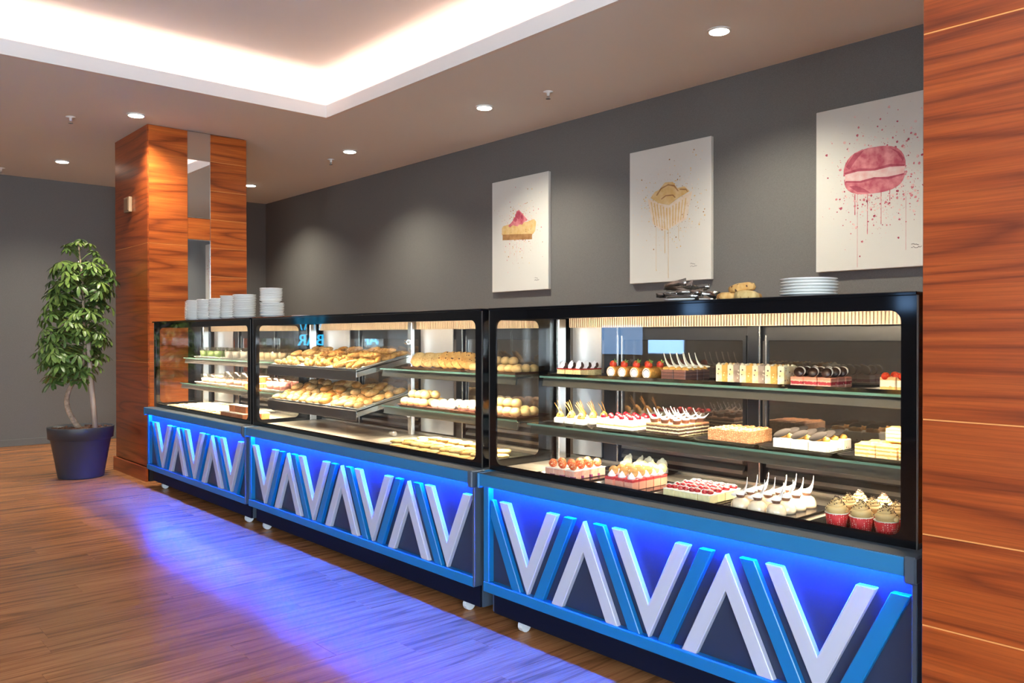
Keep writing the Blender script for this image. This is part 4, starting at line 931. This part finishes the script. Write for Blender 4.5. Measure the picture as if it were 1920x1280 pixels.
proto('panna', 'coral_jelly_cup', cake_box(0.037,0.037,0.038,F['panna'],0.001), ('meringue_peak', MB().lathe([(0,0.037),(0.014,0.038),(0.0155,0.043),(0.010,0.051),(0.004,0.058),(0,0.063)], 14).mesh('meringue', F['meringue'])),
      ('thin_biscuit', MB().lathe([(0,-0.001),(0.017,-0.001),(0.0175,0),(0.017,0.001),(0,0.001)], 18).mesh('biscuit', F['thin']), (0.004,0.006,0.060), (1.15,0.15,0.5)))
proto('cherrysq', 'cherry_cheesecake_square', cake_box(0.046,0.046,0.028,F['cheese']), ('cream_layer', MB().box(-0.023,0.023,-0.023,0.023,0.028,0.0315).mesh('cream', F['white'], 0.0012)),
      ('cherry_half', MB().ball((-0.009,-0.002,0.036),(0.011,0.012,0.009),12,8).mesh('cherry', F['cherry'])), ('cherry_half', MB().ball((0.010,0.003,0.036),(0.011,0.012,0.009),12,8).mesh('cherry', F['cherry'])),
      ('cream_line', MB().tube([(-0.02,-0.01,0.040),(-0.010,-0.006,0.0462),(-0.001,0.0,0.043),(0.010,0.002,0.0462),(0.019,0.007,0.040)], 0.0013, 5).mesh('line', F['white'])))
proto('dome', 'white_dome_cake', MB().lathe([(0,0),(0.030,0),(0.031,0.008),(0.029,0.020),(0.023,0.031),(0.014,0.037),(0,0.039)], 24).mesh('dome', F['dome']), ('chocolate_cup', pleated(0.011,0.015,0.011,F['pleat'],18), (0,0,0.036)),
      ('cream_spot', MB().ball((0,0,0.047),(0.012,0.012,0.004),12,6).mesh('cream', F['white'])), ('white_chocolate_curl', arc_curl(0.070,0.024,0.032,1.3,0.0,0.15).mesh('curl', F['bwchoc']), (0.004,0,0.051), (0,-0.35,0.25)))
def swirl_frost():
    mb = MB(); mb.lathe([(0,0.040),(0.026,0.041),(0.024,0.052),(0.016,0.068),(0.007,0.080),(0,0.086)], 16); P = []; W_ = []
    for i in range(64):
        t = i/63; a = t*4*2*math.pi; r = 0.0235*(1-t)**0.75
        P.append((r*math.cos(a), r*math.sin(a), 0.045+0.040*t)); W_.append(0.0085*(1-t)+0.003)
    mb.tube(P, W_, 7)
    return mb.mesh('frosting', F['frost'])
def sprinkles():
    mb = MB(); rnd = random.Random(9)
    for i in range(70):
        t = rnd.random()**1.3; a = rnd.uniform(0,6.28); z = 0.088-0.034*t; r = 0.004+0.028*t
        x, y = r*math.cos(a), r*math.sin(a); mb.ball((x,y,z), (0.0018,0.0018,0.0016), 5, 4)
    return mb.mesh('sprinkles', F['dchoc'])
proto('cupcake', 'frosted_cupcake', MB().lathe([(0,0),(0.0265,0),(0.0315,0.040),(0.0295,0.041),(0.0285,0.038),(0,0.038)], 40, wob=lambda a, j: 1+0.012*math.sin(20*a)).mesh('paper_cup', F['wrap']), ('paper_rim', MB().lathe([(0.0300,0.0385),(0.0335,0.0415),(0.0325,0.0425),(0.0295,0.041)], 32).mesh('rim', F['rim'])), ('frosting', swirl_frost()), ('sprinkles', sprinkles()))
# -- cookies, buns, breads
def cookie(r, h, m, seed): return MB().lathe([(0,0),(r*0.88,0),(r,h*0.35),(r*0.93,h*0.75),(r*0.6,h),(0,h*1.05)], 18, wob=lambda a, j: 1+0.04*math.sin(5*a+seed+j)+0.03*math.sin(9*a+2*seed)).mesh('cookie', m)
proto('pale_cookie', 'pale_cookie', cookie(0.046,0.013,F['cookie'],1)); proto('chip_cookie', 'chip_cookie', cookie(0.050,0.012,F['ccookie'],2)); proto('gold_cookie', 'golden_cookie', cookie(0.037,0.013,F['ocookie'],3)); proto('gold_cookie2', 'golden_cookie', cookie(0.035,0.014,F['cookie'],5))
proto('puff', 'small_cream_puff', MB().ball((0,0,0.018),(0.025,0.025,0.020),14,9,lump=0.04,flat=-0.017).mesh('puff', F['bun']))
proto('ball', 'round_cookie_ball', MB().ball((0,0,0.021),(0.027,0.027,0.023),14,9,lump=0.02,flat=-0.02).mesh('ball', F['bun']))
proto('sugarball', 'sugared_bun', MB().ball((0,0,0.021),(0.031,0.024,0.024),14,9,lump=0.05,flat=-0.02).mesh('bun', F['sugar']))
def spiralbun():
    mb = MB().ball((0,0,0.026),(0.036,0.028,0.028),16,10,lump=0.02,flat=-0.025)
    return mb.mesh('bun', F['pinkbun'])
def spiralmark():
    P = []
    for i in range(30):
        t = i/29; a = 6.283*1.9*t; r = 0.003+0.016*t; P.append((r*math.cos(a), -0.0285+0.010*t*t*1.2, 0.028+r*math.sin(a)))
    return MB().tube(P, 0.0016, 5).mesh('spiral', F['mchoc'])
proto('pinkbun', 'pink_spiral_bun', spiralbun(), ('spiral', spiralmark()))
def croissant(m, L=0.115, r=0.024, bend=0.018, ridge=0.16, n=9):
    P = []; W_ = []; K = 45
    for i in range(K):
        t = i/(K-1); s = 2*t-1
        P.append((bend*s*s, L*(t-0.5), r*0.85)); env = (1-abs(s)**2.4)**0.55 if abs(s) < 1 else 0
        seg = (t*n) % 1.0; W_.append(max(0.004, r*env*(1-ridge*(1-math.sin(math.pi*seg)))))
    return MB().tube(P, W_, 12).mesh('croissant', m)
proto('croissant', 'plain_croissant', croissant(F['crois'])); proto('sugar_croissant', 'sugared_croissant', croissant(F['crois2'],0.11,0.023,0.022)); proto('braid', 'ridged_twist_pastry', croissant(F['crois'],0.135,0.022,0.004,0.22,13))
def breadbun(m, rx, ry, rz, seed): return MB().ball((0,0,rz*0.8),(rx,ry,rz),16,10,lump=0.03,seed=seed,flat=-rz*0.78).mesh('bun', m)
proto('flatbun', 'filled_flat_bun', breadbun(F['flat'],0.036,0.058,0.022,1), ('cheese_patch', MB().ball((0,-0.004,0.034),(0.018,0.030,0.007),12,6,lump=0.1).mesh('patch', F['almond'])))
proto('darkroll', 'dark_glazed_roll', breadbun(F['roll2'],0.040,0.060,0.030,2)); proto('goldbun', 'golden_oval_bun', breadbun(F['crois2'],0.034,0.055,0.026,3), ('score_lines', MB().tube([(-0.02,-0.02,0.040),(0.0,-0.015,0.0475),(0.02,-0.008,0.041)], 0.003, 5).tube([(-0.02,0.012,0.040),(0.0,0.016,0.0470),(0.02,0.022,0.039)], 0.003, 5).mesh('lines', F['roll2'])))
# -- dessert cups
def tumbler(r0, r1, h): return MB().lathe([(0,0),(r0,0),(r1,h),(r1-0.002,h),(r0-0.002,0.005),(0,0.005)], 24).mesh('glass', F['tumbler'])
def cupp(key, name, r0, r1, h, fill, m, extra=None):
    rf = r0+(r1-r0)*fill/h-0.0028
    kids = [('mousse', MB().lathe([(0,0.0055),(r0-0.0028,0.0055),(rf,fill),(0,fill+0.001)], 24).mesh('mousse', F[m]))]
    if extra: kids.append(extra)
    proto(key, name, tumbler(r0, r1, h), *kids)
garn = ('mint_garnish', MB().add([(0,0,0.062),(0.012,0.006,0.068),(0.02,0,0.074),(0.01,-0.006,0.068)], [(0,1,2,3)]).mesh('garnish', F['dchoc']))
for k, m, nm in (('cup_green','green_mousse','green_dessert_cup'),('cup_white','milk_mousse','milky_dessert_cup'),('cup_beige','biscuit_mousse','beige_dessert_cup')):
    cupp(k, nm, 0.029, 0.039, 0.082, 0.055, m, ('dark_garnish', MB().ball((0,0,0.056),(0.016,0.010,0.006),8,5,lump=0.3).mesh('garnish', F['mchoc'])))
cupp('cup_pink', 'pink_dessert_cup', 0.036, 0.043, 0.085, 0.060, 'pink_mousse'); cupp('bowl_peach', 'wide_peach_dessert_cup', 0.036, 0.052, 0.072, 0.040, 'peach_mousse'); cupp('cup_tall', 'tall_dessert_glass', 0.038, 0.046, 0.105, 0.042, 'cocoa_mousse')
proto('terra', 'terracotta_cake_bar', cake_box(0.085,0.06,0.042,F['terra']), ('cream_top', MB().box(-0.043,0.043,-0.0305,0.0305,0.042,0.046).mesh('cream', F['cream'], 0.001)))
proto('almond', 'flat_almond_slice', cake_box(0.085,0.05,0.016,F['almond'],0.003), ('glaze_streak', MB().tube([(-0.03,-0.012,0.0165),(0.0,0.006,0.0172),(0.03,-0.004,0.0165)], 0.004, 6).mesh('streak', F['roll2'])))

def place(key, loc, rz, label, cat, group, rot=None, sc=None):
    name, rootm, kids = PR[key]
    o = ob(name, rootm, None, loc, rot if rot is not None else (0,0,rz))
    if sc: o.scale = (sc, sc, sc)
    tag(o, label, cat, group)
    for k in kids:
        c = ob(k[0], k[1], o, k[2] if len(k) > 2 else (0,0,0), k[3] if len(k) > 3 else (0,0,0), k[4] if len(k) > 4 else None)
        if k[0] == 'sprinkles': c['kind'] = 'stuff'
    return o
ROWS = {1: [''], 2: ['front','back'], 3: ['front','middle','back'], 4: ['front','second','third','back'], 5: ['front','second','third','fourth','back']}
rg = random.Random(31)
def grid(key, xs, ys, z, desc, cat, group, jit=0.002, jr=0.05, rz=0.0, skip=()):
    """rows from the glass to the rear; each label says its row and its place in it"""
    for r, y in enumerate(ys):
        row = [c for c in range(len(xs)) if (c, r) not in skip]
        for i, c in enumerate(row):
            k = key[(c+r) % len(key)] if isinstance(key, list) else key
            pos = 'leftmost' if i == 0 else 'rightmost' if i == len(row)-1 else nth(i)+' from left'
            lab = '%s, %s%s' % (desc, pos, (' in the %s row' % ROWS[len(ys)][r]) if len(ys) > 1 else ' in its row')
            place(k, (xs[c]+rg.uniform(-jit,jit), y+rg.uniform(-jit,jit), z), rz+rg.uniform(-jr,jr), lab, cat, group)
def lin(a, n, d): return [a+d*i for i in range(n)]
def platter(name, x0, x1, y0, y1, z, m, label, cat='tray', group=None, h=0.012, tilt=0.0):
    cx, cy = (x0+x1)/2, (y0+y1)/2; a, b = (x1-x0)/2, (y1-y0)/2; i = 0.014
    loops = [(a-i,b-i,0.0),(a-0.002,b-0.002,h-0.002),(a,b,h),(a-0.005,b-0.005,h),(a-i-0.004,b-i-0.004,0.004)]
    vs = []; fs = []
    for p, q, zz in loops: vs += [(-p,-q,zz),(p,-q,zz),(p,q,zz),(-p,q,zz)]
    for j in range(4):
        for c in range(4): fs.append((4*j+c, 4*j+(c+1)%4, 4*j+4+(c+1)%4, 4*j+4+c))
    fs += [(3,2,1,0),(16,17,18,19)]
    o = ob(name, MB().add(vs, fs).mesh(name, m, 0.0008), None, (cx, cy, z), (tilt,0,0))
    return tag(o, label, cat, group)

# ------------------------------------------------------------------ nearest case: upper shelf
T = 0.0045
def bt(x0, x1, y0, y1, z, label): platter('black_platter', x0, x1, y0, y1, z, F['platter'], label, 'tray', 'black platters in the nearest case')
z = ZU
bt(-2.585,-2.30,2.505,2.695,z,'black platter under the red glazed squares, top shelf'); bt(-2.29,-1.995,2.505,2.695,z,'black platter under the swiss rolls, top shelf')
bt(-1.985,-1.765,2.505,2.695,z,'black platter under the chocolate bars, top shelf'); bt(-1.755,-1.46,2.505,2.695,z,'black platter under the upright nut slices, top shelf')
bt(-1.45,-1.185,2.505,2.695,z,'black platter under the red velvet squares, top shelf'); bt(-1.175,-0.945,2.505,2.695,z,'black platter under the strawberry blocks, top shelf')
grid('glazed', lin(-2.515,3,0.047), (2.545,2.592,2.639), z+T, 'red glazed cake square with chocolate leaf', 'cake', 'red glazed squares')
grid('roll', lin(-2.24,4,0.062), (2.565,2.640), z+T, 'swiss roll topped with a strawberry', 'cake', 'strawberry swiss rolls', skip=((0,1),))
grid('chocbar', (-1.945,-1.888), lin(2.540,4,0.0415), z+T, 'chocolate cake bar with white curl', 'cake', 'chocolate bars with white curls')
for i in range(11):
    w = ['leftmost','second from left','third from left','fourth from left','fifth from left','middle one','fifth from right','fourth from right','third from right','second from right','rightmost'][i]
    place('slice%d' % (1, 2, 1, 3, 1, 2, 1, 3, 1, 2, 1)[i], (-1.720+0.0248*i, 2.580+rg.uniform(-.003,.003), z+T), rg.uniform(-.03,.03), 'upright nut cake slice on the top shelf, '+w, 'cake', 'upright nut cake slices')
grid('velvet', lin(-1.412,3,0.050), (2.548,2.597,2.646), z+T, 'red velvet square topped with dark cookie', 'cake', 'red velvet squares')
grid('strawblock', lin(-1.112,3,0.053), (2.560,2.625), z+T, 'strawberry topped cream cake block', 'cake', 'strawberry cake blocks', 0.001, 0.02)
# ------------------------------------------------------------------ nearest case: lower shelf
z = ZLO
bt(-2.545,-2.295,2.435,2.69,z,'black platter under the cream puff cups, lower shelf'); bt(-2.285,-2.04,2.435,2.69,z,'black platter under the raspberry squares, lower shelf')
bt(-2.03,-1.775,2.435,2.69,z,'black platter under the layered chocolate squares, lower shelf'); bt(-1.765,-1.51,2.435,2.69,z,'black platter under the nut bars, lower shelf')
bt(-1.50,-1.235,2.435,2.69,z,'black platter under the chip cream slices, lower shelf'); bt(-1.225,-0.945,2.435,2.69,z,'black platter under the millefeuille, lower shelf')
grid('creamdome', lin(-2.475,3,0.062), (2.478,2.548,2.620), z+T, 'cream puff cup with wafer sticks', 'cake', 'cream puff cups', rz=0.2)
grid('raspsq', lin(-2.228,4,0.049), (2.478,2.524,2.570,2.616), z+T, 'white layered square with a raspberry', 'cake', 'raspberry squares')
grid('check', lin(-1.970,3,0.053), lin(2.478,4,0.050), z+T, 'layered chocolate square with white curl', 'cake', 'layered chocolate squares')
grid('nut', lin(-1.690,3,0.0545), lin(2.488,3,0.0525), z+T, 'nut crusted brown cake bar', 'cake', 'nut bars', 0.0003, 0.005)
grid('stracc', lin(-1.428,3,0.063), lin(2.488,3,0.0575), z+T, 'chip cream slice with chocolate oval', 'cake', 'chip cream slices', 0.0006, 0.01)
grid('mille', lin(-1.148,3,0.066), (2.488,2.554), z+T, 'flaky cream millefeuille on lower shelf', 'cake', 'millefeuille pieces')
for i, (x, y) in enumerate(((-1.082,2.552),(-1.02,2.55))): place('mille', (x, y, z+T+0.0475), 0.08, 'flaky cream millefeuille in the second layer, %s' % ('left one' if i == 0 else 'right one'), 'cake', 'millefeuille pieces')
# ------------------------------------------------------------------ nearest case: deck
z = ZD
bt(-2.40,-2.12,2.25,2.49,z,'black platter under the pink fruit squares, bottom deck'); bt(-2.30,-2.02,2.51,2.70,z,'black platter under the white mousse cups, bottom deck')
bt(-2.09,-1.83,2.25,2.49,z,'black platter under the coral jelly cups, bottom deck'); bt(-1.81,-1.54,2.25,2.49,z,'black platter under the cherry cheesecakes, bottom deck')
bt(-1.525,-1.265,2.25,2.50,z,'black platter under the white domes, bottom deck'); bt(-1.225,-0.945,2.25,2.49,z,'black platter under the red cupcakes, bottom deck')
grid('pinksq', lin(-2.325,3,0.055), lin(2.288,4,0.047), z+T, 'pink cake square with coated strawberry', 'cake', 'pink strawberry squares', skip=((0,3),(0,2)))
grid('whitecup', lin(-2.245,4,0.060), (2.565,2.640), z+T, 'white mousse cup with chocolate collar', 'cake', 'white mousse cups', 0.002, 0.5, skip=((0,0),))
grid('panna', lin(-2.010,3,0.046), lin(2.283,5,0.042), z+T, 'coral jelly cup with meringue peak', 'cake', 'coral jelly cups')
grid('cherrysq', lin(-1.740,4,0.0475), lin(2.288,4,0.0475), z+T, 'cherry topped cheesecake square', 'cake', 'cherry cheesecake squares', 0.001, 0.02)
grid('dome', lin(-1.472,3,0.063), (2.290,2.353,2.416,2.478), z+T, 'white dome cake with white curl', 'cake', 'white dome cakes', skip=((0,3),))
grid('cupcake', lin(-1.150,3,0.0705), (2.290,2.362,2.434), z+T, 'frosted cupcake in red dotted paper', 'cupcake', 'red cupcakes', 0.0015, 0.5)

# ------------------------------------------------------------------ middle case: sloping trays of bread
for zf, key3, lev in ((1.006, (('sugar_croissant','sugared croissant'), ('croissant','plain croissant'), ('braid','ridged twist pastry')), 'upper'),
                      (0.790, (('flatbun','flat filled bun'), ('goldbun','golden oval bun'), ('darkroll','glazed brown roll')), 'lower')):
    k = SLOPE[zf]; ang = math.atan(k); zs = lambda y: zf + (y-2.31)*k
    for t, (key, desc) in enumerate(key3):
        x0 = -4.915+0.355*t; wd = ('left','middle','right')[t]
        platter('white_tray', x0, x0+0.348, 2.312, 2.686, zs(2.499)+0.0008, F['wtray'], 'white tray of %ss, %s of the %s sloping rack' % (desc, wd, lev), 'tray', 'white bread trays', 0.014, ang)
        n = 0
        def bread(kk, c, y, dz, lab, rot):
            d = {'flatbun':'flat filled bun','goldbun':'golden oval bun','darkroll':'glazed brown roll'}.get(kk, desc)
            place(kk, (x0+0.052+0.0815*c+rg.uniform(-.006,.006), y+rg.uniform(-.005,.005), zs(y)+dz), 0, d+lab, 'pastry', '%ss on the %s trays' % (d, lev), rot, rg.uniform(0.70,0.80))
        for r, y in enumerate((2.350, 2.418, 2.486, 2.554, 2.622)):
            for c in range(4):
                kk = key
                if lev == 'lower': kk = (('flatbun','goldbun','flatbun','goldbun'), ('goldbun','flatbun','goldbun','darkroll'), ('goldbun','flatbun','goldbun','goldbun'))[t][(c+r) % 4]
                lab = ', %s in the %s row of the %s %s tray' % (('leftmost','second from left','third from left','rightmost')[c], ROWS[5][r], lev, wd)
                bread(kk, c, y, 0.0062+(0.003 if (r+c) % 2 else 0), lab, (ang+rg.uniform(-.06,.06), rg.uniform(-.1,.1), rg.uniform(0.7,2.2) if lev == 'upper' and t < 2 else rg.uniform(-0.7,0.7)))
        for r, (c, y) in enumerate(((0.4,2.47),(1.4,2.49),(2.5,2.47),(0.6,2.57),(1.6,2.58),(2.6,2.57))):
            kk = key if lev == 'upper' else (('goldbun','darkroll','goldbun'), ('darkroll','goldbun','darkroll'), ('goldbun','darkroll','goldbun'))[t][r % 3]
            bread(kk, c, y, 0.036, ' heaped on top in the %s %s tray, %s' % (lev, wd, ('front left','front middle','front right','back left','back middle','back right')[r]), (ang+rg.uniform(-.15,.15), rg.uniform(-.15,.15), rg.uniform(-1.2,1.2)))
# ------------------------------------------------------------------ middle case: right hand shelves and deck
G = 'brown platters in the middle case'
platter('brown_platter', -3.68,-3.43,2.475,2.68,ZU,F['btray'],'brown platter under the pale cookies', 'tray', G, 0.01); platter('brown_platter', -3.41,-3.16,2.475,2.68,ZU,F['btray'],'brown platter under the chip cookies', 'tray', G, 0.01)
platter('brown_platter', -3.14,-2.76,2.475,2.68,ZU,F['btray'],'brown platter under the small cream puffs', 'tray', G, 0.01)
platter('brown_platter', -3.72,-3.47,2.475,2.68,ZLO,F['btray'],'brown platter under the pale balls', 'tray', G, 0.01); platter('brown_platter', -3.45,-3.25,2.475,2.68,ZLO,F['btray'],'brown platter under the sugared buns', 'tray', G, 0.01)
platter('brown_platter', -3.23,-3.02,2.475,2.68,ZLO,F['btray'],'brown platter under the pink spiral buns', 'tray', G, 0.01); platter('brown_platter', -3.00,-2.75,2.475,2.68,ZLO,F['btray'],'brown platter under the round balls by the end glass', 'tray', G, 0.01)
PS = ['leftmost','second from left','third from left','second from right','rightmost']
for i in range(4): place('pale_cookie', (-3.625+0.052*i, 2.555+0.02*(i % 2), ZU+0.046), 0, 'pale crumbly cookie leaning on the top shelf, '+PS[i], 'cookie', 'pale cookies', (1.02, 0.0, 0.45-0.25*(i % 2)+0.1*i))
for i in range(3): place('pale_cookie', (-3.60+0.07*i, 2.625, ZU+0.048), 0, 'pale crumbly cookie behind the leaning ones, '+('left','middle','right')[i], 'cookie', 'pale cookies', (0.7, 0.0, -0.1))
for i in range(5): place('chip_cookie', (-3.36+0.038*i, 2.545+0.012*(i % 3), ZU+0.050), 0, 'dark chip cookie leaning on the top shelf, '+PS[i], 'cookie', 'chip cookies', (1.05, 0.0, 0.65-0.2*(i % 2)+0.08*i))
for i in range(3): place('chip_cookie', (-3.345+0.07*i, 2.625, ZU+0.050), 0, 'chip cookie behind the leaning ones, '+('left','middle','right')[i], 'cookie', 'chip cookies', (0.75, 0, 0.1))
grid('puff', lin(-3.105,7,0.052), (2.515,2.567,2.620), ZU+0.0045, 'small round cream puff on top shelf', 'pastry', 'small cream puffs', 0.003, 1)
for i in range(5): place('puff', (-3.07+0.055*i, 2.545, ZU+0.040), 0, 'small cream puff in the upper layer, '+PS[i], 'pastry', 'small cream puffs')
grid('ball', lin(-3.685,4,0.0555), (2.510,2.566,2.622), ZLO+0.0045, 'pale round cookie ball', 'cookie', 'pale cookie balls', 0.002, 1)
for i in range(3): place('ball', (-3.655+0.056*i, 2.54, ZLO+0.043), 0, 'pale round cookie ball in the upper layer, '+('left','middle','right')[i], 'cookie', 'pale cookie balls')
for i in range(3): place('ball', (-3.645+0.056*i, 2.598, ZLO+0.043), 0, 'pale round cookie ball at the back of the upper layer, '+('left','middle','right')[i], 'cookie', 'pale cookie balls')
grid('sugarball', lin(-3.415,3,0.064), (2.510,2.562,2.614), ZLO+0.0045, 'white sugared bun', 'pastry', 'sugared buns', 0.002, 0.3)
grid('pinkbun', lin(-3.185,3,0.066), (2.515,2.575,2.635), ZLO+0.0045, 'pink spiral bun', 'pastry', 'pink spiral buns', 0.002, 0.15, skip=((0,2),))
grid('ball', lin(-2.965,4,0.056), (2.510,2.566,2.622), ZLO+0.0045, 'round bun ball by the end glass', 'pastry', 'bun balls by the end glass', 0.002, 1)
for i in range(3): place('ball', (-2.935+0.056*i, 2.54, ZLO+0.043), 0, 'round bun ball by end glass, upper layer, '+('left','middle','right')[i], 'pastry', 'bun balls by the end glass')
platter('steel_tray', -3.60,-2.76,2.25,2.60,ZD,M['rail'],'flat steel tray under the golden cookies on the bottom deck', 'tray', None, 0.010)
grid(['gold_cookie','gold_cookie2'], lin(-3.535,10,0.079), (2.292,2.370,2.448,2.526), ZD+0.0045, 'flat golden cookie on the bottom deck', 'cookie', 'golden cookies', 0.007, 2, skip=((0,0),(9,3)))
for r, y in enumerate((2.335,2.412,2.488)):
    for c in range(9): place(('gold_cookie2','gold_cookie')[(r+c) % 2], (-3.49+0.079*c+rg.uniform(-.01,.01), y+rg.uniform(-.008,.008), ZD+0.0195), 0, 'golden cookie in the upper layer, %s in the %s row' % ('leftmost' if c == 0 else 'rightmost' if c == 8 else nth(c)+' from left', ROWS[3][r]), 'cookie', 'golden cookies', (rg.uniform(-.06,.06), rg.uniform(-.06,.06), rg.uniform(0,6)))
for c in range(5): place('gold_cookie', (-3.36+0.085*c+rg.uniform(-.01,.01), 2.46, ZD+0.036), 0, 'golden cookie on top of the heap, '+PS[c], 'cookie', 'golden cookies', (rg.uniform(-.1,.1), rg.uniform(-.1,.1), 0))

# ------------------------------------------------------------------ far case: cups and flat slices
WT = 'white trays in the far case'
for a, b, zz, w in ((-6.62,-6.12,ZU,'under the green cups'), (-6.11,-5.64,ZU,'under the milky cups'), (-5.63,-5.08,ZU,'under the beige cups'), (-6.60,-6.12,ZLO,'under the wide peach cups'), (-6.11,-5.64,ZLO,'under the tall glasses'), (-5.40,-5.08,ZLO,'under the pink cups')):
    platter('white_tray', a, b, 2.462, 2.69, zz, F['wtray'], 'white tray '+w+' in the far case', 'tray', WT, 0.014)
grid('cup_green', lin(-6.53,3,0.145), (2.515,2.615), ZU+T, 'green mousse cup on the top shelf', 'dessert cup', 'green mousse cups', 0.003, 1)
grid('cup_white', lin(-6.04,3,0.140), (2.515,2.615), ZU+T, 'milky white mousse cup on top shelf', 'dessert cup', 'milky mousse cups', 0.003, 1)
grid('cup_beige', lin(-5.575,5,0.105), (2.515,2.615), ZU+T, 'beige mousse cup on the top shelf', 'dessert cup', 'beige mousse cups', 0.003, 1)
grid('bowl_peach', lin(-6.51,3,0.15), (2.525,2.630), ZLO+T, 'wide peach dessert cup', 'dessert cup', 'wide peach cups', 0.003, 1)
grid('cup_tall', lin(-6.02,3,0.15), (2.520,2.625), ZLO+T, 'tall dessert glass with cocoa mousse', 'dessert cup', 'tall dessert glasses', 0.003, 1)
grid('cup_pink', lin(-5.33,3,0.1), (2.520,2.620), ZLO+T, 'pink mousse cup', 'dessert cup', 'pink mousse cups', 0.003, 1)
grid('terra', (-5.56,-5.468), (2.475,2.540,2.605), ZLO, 'terracotta cake bar on the lower shelf', 'cake', 'terracotta cake bars', 0.0005, 0.01)
for i, y in enumerate((2.475,2.540)): place('terra', (-5.515, y, ZLO+0.0465), 0, 'terracotta cake bar in the second layer, lower shelf, '+('front','back')[i], 'cake', 'terracotta cake bars')
grid('terra', lin(-5.50,4,0.092), (2.275,2.340,2.405), ZD, 'terracotta cake bar on the bottom deck', 'cake', 'terracotta cake bars', 0.0005, 0.01)
for i in range(3): place('terra', (-5.44+0.094*i, 2.31, ZD+0.0465), 0, 'terracotta cake bar stacked on the deck bars, '+('left','middle','right')[i], 'cake', 'terracotta cake bars')
platter('white_tray', -6.66,-5.60,2.25,2.70,ZD,F['wtray'],'long white tray of flat almond slices on the far deck', 'tray', WT, 0.012)
grid('almond', lin(-6.58,10,0.102), (2.295,2.365,2.435,2.505,2.575), ZD+T, 'flat almond slice on the far deck', 'pastry', 'flat almond slices', 0.004, 0.15)
# ------------------------------------------------------------------ cookies on top of the nearest case
for i, (x, y, zz, ry) in enumerate(((-1.585,2.40,0.0,0.0),(-1.515,2.39,0.0,0.1),(-1.535,2.43,0.0,0.0),(-1.535,2.40,0.028,0.15))):
    place('chip_cookie' if i != 1 else 'pale_cookie', (x, y, TOP+zz+0.003), 0, 'orange brown cookie on top of the nearest case, '+('left one','right one','rear one','resting on the others')[i], 'cookie', 'cookies on the case top', (0.0, ry, i*1.1), 0.9).scale.z = 2.2
# ------------------------------------------------------------------ blue lit bar sign on the far wall, behind the left picture edge
sg = tag(empty('bar_sign', (XW+0.02, -0.95, 1.25)), 'cyan neon bar sign on the far left wall', 'sign')
M['neon'] = mat('cyan_neon', (0.1,0.5,0.8), 0.4, emit=(0.03,0.55,1.0), es=3.0)
tx = bpy.data.curves.new('lettering', 'FONT'); tx.body = 'BAR'; tx.size = 0.22; tx.extrude = 0.01; tx.align_x = 'CENTER'; tx.materials.append(M['neon'])
to = bpy.data.objects.new('lettering', tx); C.objects.link(to); tmp = to
to = bpy.data.objects.new('lettering', bpy.data.meshes.new_from_object(tmp)); bpy.data.objects.remove(tmp); C.objects.link(to); to.parent = sg; to.location = (0.02, 0, -0.18); to.rotation_euler = (R(90), 0, R(90))
ob('backing', MB().box(0,0.012,-0.26,0.26,-0.24,0.30).mesh('backing', M['blackframe'], 0.002), sg)
nt_ = MB()
for a, b in ((-0.2,-0.12),(-0.05,-0.05),(0.04,0.10),(0.22,0.14)): nt_.tube([(0.025,a,0.28),(0.025,b,0.03)], 0.007, 6)
ob('neon_tubes', nt_.mesh('neon_tubes', M['neon']), sg)

# ------------------------------------------------------------------ lit screens on the far wall behind the viewer (seen mirrored in the case glass)
M['screen'] = mat('screen', (0.02,0.02,0.03), 0.2, emit=(0.30,0.56,1.0), es=3.0)
for i, (x0, x1, z0, z1) in enumerate(((-8.5,-7.7,0.92,1.36), (-6.95,-6.62,1.48,1.67), (-4.02,-3.82,1.48,1.66))):
    t = tag(ob('wall_screen', MB().box(x0-0.02,x1+0.02,YF,YF+0.05,z0-0.02,z1+0.02).mesh('wall_screen', M['blackframe'], 0.004)), 'blue lit wall screen behind the viewer, ' + ('largest','middle','smallest')[i], 'screen', 'wall screens')
    ob('display', MB().box(x0,x1,YF+0.05,YF+0.053,z0,z1).mesh('display', M['screen']), t)
